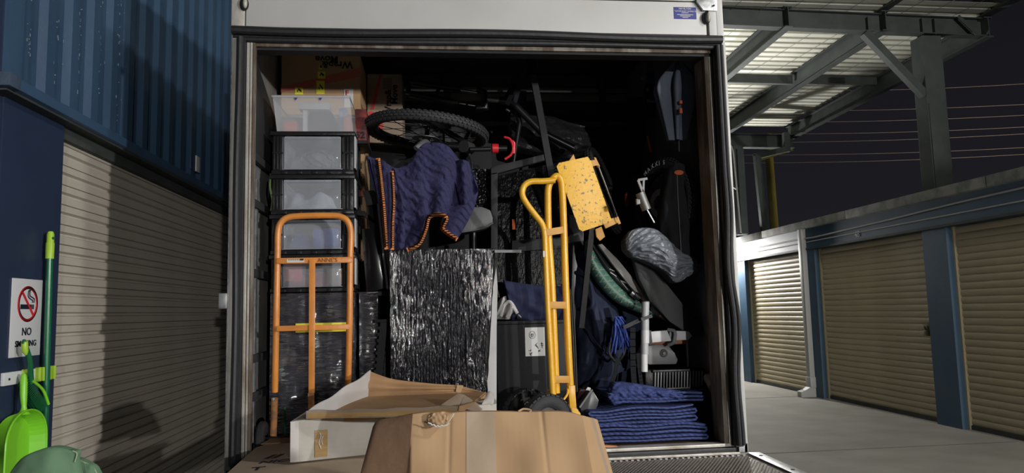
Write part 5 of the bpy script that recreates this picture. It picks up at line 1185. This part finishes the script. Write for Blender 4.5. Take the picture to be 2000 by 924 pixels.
# slotted basket
t = thing('slotted_basket', 'black slotted plastic basket on the folded blue blankets', 'basket', P(1325, 758, 3.68))
a_, b_2 = P(1264, 724, 3.66), P(1378, 760, 3.66); x0, x1, z1, z0 = a_.x, b_2.x, a_.z, b_2.z
g = MB(); g.box(x0, x1, 3.70, 3.95, z0, z1, .006); obj('basket_body', g, black_pl, t)
g = MB(); g.box(x0+.035, x1, 3.68, 3.70, z1-.014, z1, .003); g.box(x0+.035, x1, 3.68, 3.70, z0, z0+.012, .003); obj('basket_rim', g, black_pl, t)
n = 17; first = None
for i in range(n):
    xx = x0+.045+i*(x1-x0-.055)/(n-1)
    if first is None: g = MB(); g.beam((xx, 3.688, z0+.010), (xx+.004, 3.682, z1-.012), .0065, .010, Y, .001); first = obj('slat', g, grey_pl, t)
    else: c = first.copy(); C.objects.link(c); c.parent = t; c.location = first.location+V((xx-(x0+.045), 0, 0))
g = MB(); g.box(x0+.03, x1-.01, 3.675, 3.70, z0-.008, z0-.002, .001); obj('silver_edge', g, silver, t)
t = thing('cardboard_tube', 'short rolled beige tube end beside the right door jamb', 'tube', P(1392, 752, 3.6))
a_ = P(1383, 738, 3.68); b_2 = P(1396, 757, 3.58); d_ = (b_2-a_).normalized()
g = MB(); g.lathe(a_, d_, [(.010, 0), (.026, 0), (.026, .08), (.030, .085), (.030, (b_2-a_).length), (.017, (b_2-a_).length), (.015, .02)], 24); obj('tube_roll', g, M('beige_roll', (.34, .31, .25), .7), t)
g = MB(); g.lathe(b_2-d_*.012, d_, [(.0001, 0), (.015, 0)], 20); obj('dark_core', g, print_black, t)
# clear bundle
t = thing('plastic_bundle', 'crumpled clear plastic-wrapped bundle on the right above the grey board', 'bundle', P(1290, 540, 3.8))
fcb = coons([(1222, 468), (1238, 448), (1275, 446), (1300, 462), (1330, 490), (1362, 508)], [(1236, 500), (1262, 510), (1296, 528), (1320, 552), (1345, 540), (1362, 530)], [(1222, 468), (1224, 486), (1236, 500)], [(1362, 508), (1364, 520), (1362, 530)])
def cbf(u, v):
    q = fcb(u, v); return P(q.x, q.y, 3.61-.05*math.sin(math.pi*u)**.6*math.sin(math.pi*v)**.6+.030*abs(noise.noise(V((u*9+v*7, v*5, 1))))+.010*abs(noise.noise(V((u*24+v*18, v*12, 1)))))
g = MB(); g.grid(lambda u, v: cbf(u, v)+V((0, .03, 0)), 40, 24, (0, .07, 0)); obj('grey_contents', g, M('bundle_grey', (.045, .05, .06), .6, col2=(.09, .095, .105), ns=14), t, smooth=80)
g = MB(); g.grid(cbf, 90, 60); obj('clear_film', g, clear_wrap, t, smooth=60)
# hanging umbrella
t = thing('closed_umbrella', 'slate blue closed parasol hanging at the upper right with orange ties', 'umbrella', P(1328, 285, 3.74))
uc = P(1324, 120, 3.66)
def umb(u, v):
    a = 2*math.pi*u; r = (.012+.088*math.sin(min(1, v*2.6)*math.pi/2)) if v < .38 else .10*(1-(v-.38)/.62*.55)
    pl = 1+.42*math.cos(a*7)*min(1, v*4); top = .05*math.cos(a*7)*max(0, .35-v)
    c = uc+V((-.02*v, 0, -.44*v)); return c+V((math.cos(a)*r*pl*1.0, math.sin(a)*r*pl*.55, top))
g = MB(); g.grid(umb, 112, 30); obj('canopy_cloth', g, slate_cloth, t, smooth=70)
g = MB(); g.cyl(uc+V((0, 0, .10)), uc+V((-.02, 0, -.50)), .010); obj('umbrella_pole', g, satin_black, t)
for py, h in ((200, .018), (217, .03)): q = P(1329, py, 3.58); g = MB(); g.box(q.x-.008, q.x+.008, 3.57, 3.59, q.z-h/2, q.z+h/2, .003); obj('orange_tie', g, orange_dim, t)
g = MB(); g.cyl(uc+V((0, 0, .10)), uc+V((0, 0, .105)), .03); g.box(uc.x-.004, uc.x+.004, 3.656, 3.664, uc.z+.10, 3.289); obj('hook', g, satin_black, t)
# bag with orange patch below
t = thing('bike_bag', 'dark zipped bag with an orange oval patch hanging in front of the upright wheel', 'bag', P(1328, 500, 3.7))
fbb = coons([(1302, 330), (1325, 318), (1345, 326)], [(1298, 520), (1330, 524), (1368, 515)], [(1302, 330), (1288, 420), (1298, 520)], [(1345, 326), (1366, 420), (1368, 515)])
def bbf(u, v): q = fbb(u, v); return P(q.x, q.y, 3.66-.05*math.sin(math.pi*u)**.7+.02*noise.noise(V((u*4, v*6, 8))))
g = MB(); g.grid(bbf, 30, 40, (0, .04, 0)); obj('bag_shell', g, dark_cloth, t, smooth=80)
q = P(1326, 337, 3.60); g = MB(); g.b and bmesh.ops.create_uvsphere(g.b, u_segments=18, v_segments=10, radius=1, matrix=Matrix.Translation(q) @ Matrix.Diagonal((.026, .006, .014, 1))); obj('orange_patch', g, orange_dim, t)
g = MB(); g.tube([bbf(.5, .08+.84*k/12)+V((-.004, -.004, 0)) for k in range(13)], .0022, 6); obj('zip', g, silver, t)
px_item('green_strap', 'green webbing strap hanging near the top right of the load', 'strap', [(1264, 100), (1276, 100), (1277, 140), (1264, 140)], 4.0, .006, M('green_web', (.03, .085, .03), .8), .001)
px_item('blue_buckle', 'blue buckle on the end of the green strap', 'buckle', [(1263, 140), (1278, 140), (1278, 160), (1263, 160)], 4.0, .012, M('blue_web', (.012, .035, .10), .7), .002)
t = thing('black_case', 'small black hanging case below the green strap', 'case', P(1270, 226, 4.0))
g = MB(); g.pp([(1262, 162), (1280, 162), (1281, 226), (1261, 226)], 4.0, .04, .004); obj('case_shell', g, satin_black, t)
g = MB(); g.pp([(1263, 171), (1267, 171), (1267, 179), (1263, 179)], 3.985, .01, .002); g.pp([(1264, 193), (1280, 196), (1279, 201), (1265, 199)], 3.99, .008, .001); obj('metal_catch', g, silver, t)
t = thing('silver_clamp', 'silver jointed metal clamp hanging right of the yellow toe plate', 'clamp', P(1258, 412, 3.52))
g = MB(); g.beam(P(1246, 352, 3.52), P(1256, 378, 3.52), .012, .012, Y); g.beam(P(1246, 352, 3.52), P(1264, 349, 3.52), .010, .012, Z); g.beam(P(1257, 350, 3.52), P(1256, 378, 3.52), .010, .012, Y); obj('clamp_jaw', g, grey_pl, t)
g = MB(); g.tube([P(1250, 377, 3.52), P(1263, 410, 3.52)], .024, 14); obj('clamp_barrel', g, M('clamp_grey', (.20, .20, .19), .4, .4), t)
g = MB(); g.pp([(1243, 388), (1250, 390), (1251, 398), (1244, 400)], 3.50, .02, .002); obj('side_tab', g, grey_pl, t)
g = MB(); g.beam(P(1264, 410, 3.52), P(1278, 435, 3.52), .006, .006, Y); obj('clamp_rod', g, silver, t)
px_item('orange_ribbon', 'narrow orange ribbon dangling left of the closed parasol', 'ribbon', [(1263, 266), (1266, 264), (1274, 296), (1270, 299)], 4.0, .005, orange_dim, .001)
g = MB(); q = P(1225, 378, 4.1); g.lathe(P(1225, 404, 4.1), Z, [(.0001, 0), (.014, 0), (.014, .075), (.006, .085), (.0001, .09)], 14); lab(obj('red_can', g, M('dull_red', (.18, .02, .015), .5)), 'dull red can in the shade right of the yellow toe plate', 'can')
px_item('canvas_sheet', 'dull grey-brown sheet hanging on the right wall behind the bag', 'sheet', [(1352, 236), (1374, 225), (1382, 330), (1380, 480), (1352, 470), (1348, 320)], 3.66, .012, M('drab_canvas', (.085, .078, .065), .85, bump=.3), .002)
px_item('dark_hanging_cloth', 'dark cloth hanging between the plate and the small black case', 'cloth', [(1226, 190), (1256, 188), (1262, 262), (1252, 340), (1232, 336), (1224, 262)], 4.3, .03, dark_cloth, .006)
# small black bin
t = thing('tilted_bin', 'small charcoal plastic tub tilted behind the hand truck wheel', 'tub', P(1150, 815, 3.62))
g = MB(); g.pp([(1133, 795), (1152, 768), (1158, 763), (1170, 782), (1168, 792), (1150, 826), (1140, 826)], 3.60, .14, .006); obj('tub_body', g, M('tub_grey', (.055, .058, .064), .32), t)
g = MB(); g.tube([P(1132, 796, 3.597), P(1152, 767, 3.597), P(1157, 761, 3.597)], .005, 8); obj('tub_rim', g, grey_pl, t)
g = MB(); g.pp([(1144, 762), (1148, 756), (1154, 758), (1153, 764)], 3.62, .01, .001); obj('white_tag', g, paper, t)
px_item('dark_pouch', 'dark maroon pouch beside the tilted tub', 'pouch', [(1126, 776), (1134, 760), (1148, 762), (1146, 778), (1134, 792), (1126, 796)], 3.70, .06, M('maroon_dk', (.06, .015, .02), .5), .006)
# folded moving blankets
def blanket(label, x0, x1, z0, layers, pitch_, Y0, Y1, bend, seed, droop=0, group='folded blue moving blankets'):
    th = pitch_*.62; path = []; m_ = 16
    for L in range(layers):
        z = z0+th/2+L*pitch_; rr = range(m_+1) if L % 2 == 0 else range(m_, -1, -1)
        xa = x0+.012*math.sin(L*2.1+seed); xb = x1-.014*abs(math.sin(L*1.7+seed))
        for i in rr:
            t_ = i/m_; zz = z+bend*math.sin(math.pi*t_*1.1+seed*.3)*(L+1)/layers+.0055*math.sin(t_*9+seed)*(.3+L/layers)+.002*noise.noise(V((t_*6, L*3, seed)))+droop*max(0, .22-t_)*4*(L)*pitch_*-.5
            path.append(V((xa+(xb-xa)*t_, 0, zz)))
        if L < layers-1:
            e = path[-1]; s_ = 1 if L % 2 == 0 else -1
            for a in (-.5, 0, .5): path.append(V((e.x+s_*pitch_*.62*math.cos(a*math.pi/1.4), 0, e.z+pitch_/2+pitch_/2*math.sin(a*math.pi)*.8)))
    g = MB(); k = len(path); ny = 10
    nr = []
    for i in range(k):
        d = path[min(i+1, k-1)]-path[max(i-1, 0)]; d.normalize(); nr.append(V((-d.z, 0, d.x)))
    def ring(s_): 
        out = []
        for i in range(k):
            row = []
            for j in range(ny+1):
                y_ = Y0+(Y1-Y0)*j/ny+.006*noise.noise(V((path[i].x*9, seed+i*.02, 0)))*(j == 0)
                row.append(g.b.verts.new(path[i]+nr[i]*s_*th/2+V((0, y_+.010*math.sin(i*.11+seed)*(j == 0), .0007*math.sin(path[i].x*37+j)))))
            out.append(row)
        return out
    A, B = ring(1), ring(-1)
    for i in range(k-1):
        for j in range(ny):
            g.b.faces.new((A[i][j], A[i+1][j], A[i+1][j+1], A[i][j+1])); g.b.faces.new((B[i][j], B[i][j+1], B[i+1][j+1], B[i+1][j]))
        g.b.faces.new((A[i][0], B[i][0], B[i+1][0], A[i+1][0])); g.b.faces.new((A[i][ny], A[i+1][ny], B[i+1][ny], B[i][ny]))
    for j in range(ny):
        g.b.faces.new((A[0][j], A[0][j+1], B[0][j+1], B[0][j])); g.b.faces.new((A[-1][j], B[-1][j], B[-1][j+1], A[-1][j+1]))
    t = thing('folded_blanket', label, 'blanket', ((x0+x1)/2, (Y0+Y1)/2, z0), group)
    o = obj('folds', g, blue_quilt, t, smooth=60)
    g = MB()                                   # pale stitched edge on each layer's front
    for L in range(layers):
        seg = [p for p in path if abs(p.z-(z0+th/2+L*pitch_)) < pitch_*.5+abs(bend)+.004][:]
    i0 = 0
    for L in range(layers):
        seg = path[i0:i0+m_+1]; i0 += m_+1+(3 if L < layers-1 else 0)
        seg = sorted(seg, key=lambda p: p.x)
        g.tube([V((p.x, Y0-.002+.006*noise.noise(V((p.x*9, seed, 0))), p.z+th*.25)) for p in seg], .0011, 5)
    obj('edge_stitching', g, M('stitch_blue', (.12, .18, .42), .8), t)
    return t
ba = P(1165, 860, 3.5).x; bb = P(1398, 860, 3.5).x
blanket('lowest of the folded blue quilted blankets, its rounded fold near the right jamb', ba-.005, 1.330, FL+.010, 5, .0180, 3.50, 3.80, .006, 1)
blanket('middle folded blue quilted blanket, ending short of the lowest one', ba-.01, P(1362, 810, 3.5).x, FL+.100, 5, .0160, 3.51, 3.80, -.005, 4)
blanket('upper folded blue quilted blanket under the slotted basket', P(1190, 775, 3.58).x, 1.345, FL+.189, 3, .018, 3.56, 3.86, .004, 7)
t = thing('crumpled_blanket', 'crumpled bright blue blanket end on top of the folded blankets', 'blanket', P(1230, 765, 3.6))
fcr = coons([(1190, 762), (1205, 748), (1240, 750), (1290, 758), (1330, 764)], [(1200, 792), (1225, 786), (1260, 783), (1300, 782), (1334, 784)], [(1190, 762), (1192, 780), (1200, 792)], [(1330, 764), (1336, 774), (1334, 784)])
g = MB(); g.grid(lambda u, v: P(fcr(u, v).x, fcr(u, v).y, 3.575-.03*math.sin(math.pi*v)+.018*noise.noise(V((u*12, v*5, 3)))), 60, 18, (0, .06, 0)); obj('crumpled_fold', g, blue_quilt, t, smooth=80)
g = MB(); g.beam(P(1158, 869, 3.46), P(1205, 872, 3.46), .03, .006, Z); lab(obj('orange_strip', g, orange_pt), 'thin orange strip on the floor left of the folded blankets', 'strip')
# ------------------------------------------------------------------ foreground cartons
def slabpx(pts, z, t_, mat, nm, par=None, lb=None): pass
fc1 = thing('flat_carton', 'flattened grey-brown carton printed NICHT, lying across the truck threshold', 'carton', (-.5, 3.2, .947))
top = [PZ(443, 923, 1.02), PZ(499, 873, 1.02), PZ(560, 848, 1.02), PZ(700, 842, 1.02), PZ(790, 842, 1.02), PZ(760, 960, 1.02), PZ(430, 960, 1.02)]
g = MB(); g.slab([(p_.x, min(p_.y, 3.61), .948) for p_ in top], Z, .069, .003); obj('carton_body', g, M('kraft_flat', (.56, .44, .33), .8, col2=(.50, .39, .29), ns=3, bump=.2, bs=12), fc1)
g = MB(); g.slab([V((-.80, 3.46, 1.0175)), V((-.79, 3.61, 1.0175)), V((-.55, 3.61, 1.0175)), V((-.60, 3.50, 1.0175))], Z, .004, .001); obj('top_flap', g, kraft_dk, fc1)
rgt = (PZ(640, 905, 1.022)-PZ(500, 918, 1.022)); rgt.z = 0; upv = PZ(548, 880, 1.022)-PZ(517, 900, 1.022); upv.z = 0
rgt.normalize(); upn = Z.cross(rgt)
text('NICHT', fc1, print_black, PZ(503, 906, 1.0175), rgt, (upn+rgt*.35), .065, .001, bold=.02)
text('II', fc1, print_black, PZ(512, 897, 1.0175), rgt, (upn+rgt*.5), .12, .001, bold=.03)
text('T', fc1, print_black, PZ(486, 920, 1.0175), rgt, (upn+rgt*.2), .085, .001, bold=.02)
# white-faced long box
wbx = thing('long_carton', 'long white-faced carton with brown tape, resting on the flat carton', 'carton', (-.3, 3.1, 1.022))
A_ = PZ(572, 904, 1.024); B_ = PZ(712, 889, 1.024); dv = (B_-A_).normalized(); dep = V((.03, 1, 0)).normalized(); Ln = .88; Hh = P(570, 822, A_.y).z-1.024
def wpt(a, b, c): return A_+dv*a+dep*b+Z*c
def wbox(g, a0, a1, b0, b1, c0, c1, bev=.003):
    rot = Matrix((dv, dep, Z)).transposed(); g.obox(wpt((a0+a1)/2, (b0+b1)/2, (c0+c1)/2), (a1-a0, b1-b0, c1-c0), rot, bev); return g
obj('carton_body', wbox(MB(), 0, Ln, 0, .34, 0, Hh), white_board, wbx)
obj('end_flap', wbox(MB(), -.010, .022, -.004, .30, .002, Hh-.002, .002), white_flap, wbx)
obj('tape_strip', wbox(MB(), .085, .135, -.003, -.0005, .012, Hh*.72, 0), tape_brown, wbx)
obj('tape_strip', wbox(MB(), .20, .46, -.003, -.0005, Hh-.022, Hh-.002, 0), tape_brown, wbx)
obj('tape_strip', wbox(MB(), .0405, Ln, .15, .20, Hh, Hh+.001, 0), tape_brown, wbx)
g = MB(); g.tube([wpt(.104+.004*math.sin(i), -.004, Hh*.66-i*.008) for i in range(9)], .0022, 5); g.tube([wpt(.114+.003*math.sin(i+2), -.004, Hh*.58-i*.007) for i in range(6)], .002, 5); obj('torn_edge', g, paper, wbx)
# open tray carton
zt_ = 1.024+Hh+.010
tray = thing('open_carton', 'open torn carton tray with a raised white left flap on top of the long carton', 'carton', (-.2, 3.2, zt_))
FLp = PZ(598, 818, zt_); FRp = PZ(893, 812, zt_); 
BLp = P(718, 778, 3.50); BRp = P(950, 803, 3.52); BLp.z = BRp.z = zt_+.012
BLt = P(722, 725, 3.52); BRt = P(950, 764, 3.54)
g = MB(); g.slab([FLp, FRp, BRp, BLp], Z, .004); obj('tray_base', g, kraft_in, tray)
g = MB(); FLt = P(598, 803, FLp.y); FRt = P(897, 793, FRp.y)
def frontw(u, v): return FLp.lerp(FRp, u).lerp(FLt.lerp(FRt, u), v)+V((0, .006*math.sin(u*9), .002*math.sin(u*23)*v))
g.grid(frontw, 30, 3, (0, .007, 0)); obj('front_wall', g, kraft_gr, tray)
g = MB(); g.grid(lambda u, v: frontw(u*.98+.01, .15+.5*v)+V((0, -.0015, 0)), 30, 2, (0, .001, 0)); obj('tape_strip', g, tape_brown, tray)
def leftf(u, v):
    a = P(602, 802, 2.98).lerp(BLt, u); b = P(612, 806, 2.98).lerp(P(650, 806, 3.1), min(1, u*2)).lerp(BLp, max(0, u*2-1)); return a.lerp(b, v)+V((.012*math.sin(u*6)*v, 0, .004*math.sin(u*14)))
g = MB(); g.grid(leftf, 30, 10, (.005, .003, 0)); obj('left_flap', g, white_flap, tray)
def backw(u, v):
    tp_ = along(bez([P(722, 725, 3.52), P(745, 734, 3.53), P(775, 742, 3.54), P(850, 750, 3.54), P(893, 753, 3.55), P(930, 762, 3.55), P(951, 768, 3.52)], 4), u)
    q = tp_.lerp(BLp.lerp(BRp, u), v); return q+V((0, .010*math.sin(v*9+u*3)*(1-v)*v*4, .0))
g = MB(); g.grid(backw, 50, 16, (0, .006, 0)); obj('back_wall', g, kraft_in, tray)
g = MB(); g.slab([P(893, 752, 3.53), P(905, 753, 3.53), P(900, 768, 3.52), P(890, 765, 3.52)], Y, .003); obj('back_notch', g, kraft, tray)
g = MB(); g.slab([P(862, 792, 3.12), P(895, 770, 3.2), P(907, 773, 3.2), P(896, 796, 3.1)], Z, .004, .001); obj('taped_flap', g, tape_pale, tray)
g = MB(); g.slab([P(898, 796, 3.1), P(907, 773, 3.2), P(945, 798, 3.3), P(935, 806, 3.1)], Z, .004); obj('inner_flap', g, kraft_gr, tray)
def rf(u, v):
    q = coR(u, v); return P(q.x, q.y, 3.30-.05*math.sin(math.pi*v))
coR = coons([(950, 768), (956, 764), (964, 768)], [(930, 806), (940, 806), (952, 806)], [(950, 768), (944, 785), (930, 806)], [(964, 768), (962, 788), (952, 806)])
g = MB(); g.grid(rf, 8, 12, (.004, .004, 0)); obj('right_flap', g, white_flap, tray)
g = MB(); g.grid(lambda u, v: BRp.lerp(FRp, u).lerp((BRt-V((0, 0, .03))).lerp(FRt, u), v), 10, 4, (.006, 0, 0)); obj('right_wall', g, kraft_in, tray)
# big front carton
bgc = thing('front_carton', 'large brown carton panel in the foreground with a torn top edge and pale tape', 'carton', (0.1, 1.9, .892))
Yt, Yb, pyb = 2.02, 1.86, 1128
def bf(px, py, dy=0):
    Yy = Yt+(Yb-Yt)*(py-806)/(pyb-806)+dy
    if px < 802: Yy += (802-px)*.0016
    return P(px, py, Yy)
tl = bez([(806, 809), (835, 806), (860, 808), (900, 805), (960, 804), (1030, 805), (1080, 804), (1112, 806), (1138, 813)], 4)
bw = 930-813
def mainf(u, v):
    a = along(tl, u); xb2 = 790-30*.6+(1185-772)*u; b = V((xb2+8, pyb, 0)); q = a.lerp(b, v)
    return bf(q.x if q.x > 802 or u > .001 else q.x, q.y, .0+.004*math.sin(u*40)*0+.012*noise.noise(V((u*5, v*3, 2))) + .003*math.exp(-((u-.22)/.010)**2)+.003*math.exp(-((u-.755)/.010)**2))
g = MB(); g.grid(mainf, 130, 24, (0, .022, 0)); obj('front_panel', g, kraft, bgc, smooth=60)
def leftp(u, v):
    a = along(bez([(728, 834), (737, 823), (770, 816), (806, 809)], 5), u); b = V((650+(772+8-650)*u, pyb, 0)); q = a.lerp(b, v)
    p = bf(q.x, q.y, 0); m0 = mainf(0, v); k_ = (1-u); return V((p.x, m0.y+.05*k_*1.2, p.z)) + (m0-bf(780 if False else q.x, q.y, 0))*0 if k_ > .001 else m0
def leftp2(u, v):
    a = along(bez([(728, 834), (737, 823), (770, 816), (806, 809)], 5), u); b = V((650+(780-650)*u, pyb, 0)); q = a.lerp(b, v); m0 = mainf(0, v)
    return P(q.x, q.y, m0.y+.045*(1-u)) if u < .999 else m0
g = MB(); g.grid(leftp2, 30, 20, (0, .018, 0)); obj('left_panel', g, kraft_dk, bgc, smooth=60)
for i, off in enumerate((6, 12, 19)):
    g = MB(); g.grid(lambda u, v: (lambda q: P(q[0], q[1], Yt+(Yb-Yt)*v+.022+.010*i))(((1080+off+(68)*u+v*62*1.0*u+30*v*(u)), 808+1.5*i+9*u**3+(pyb-808)*v)), 14, 14, (0, .006, 0))
    obj('layered_edge', g, kraft_gr if i % 2 else kraft, bgc, smooth=60)
g = MB(); g.grid(lambda u, v: mainf(.315+.165*u, .0+v)+V((0, -.0012, 0)), 20, 20, (0, .0008, 0)); obj('clear_tape', g, tape_pale, bgc, smooth=60)
g = MB()                                       # torn curl at the top
cu_ = coons([(838, 812), (850, 806), (866, 804), (882, 806), (890, 804)], [(838, 826), (848, 832), (862, 833), (874, 828), (880, 820)], [(838, 812), (836, 820), (838, 826)], [(890, 804), (887, 812), (880, 820)])
g.grid(lambda u, v: P(cu_(u, v).x, cu_(u, v).y, 1.995-.022*math.sin(math.pi*u)*v+.006*noise.noise(V((u*9, v*6, 0)))), 22, 12, (0, .003, 0)); obj('torn_flap', g, kraft, bgc, smooth=60)
g = MB(); rng = random.Random(9)
pth = [P(836+2.6*i, 826+7*math.sin(math.pi*i/17)+rng.uniform(-1.5, 1.5), 1.972) for i in range(17)]; g.tube(pth, .0022, 5); pth = [P(886-.9*i, 808+1.5*i+rng.uniform(-1, 1), 1.975) for i in range(10)]; g.tube(pth, .0016, 5); obj('ragged_paper', g, paper, bgc)
g = MB(); g.tube(bez([P(1012, 804, 2.03), P(1022, 799, 2.04), P(1036, 801, 2.04), P(1034, 806, 2.03)], 4), .003, 6); obj('loose_strip', g, kraft, bgc)
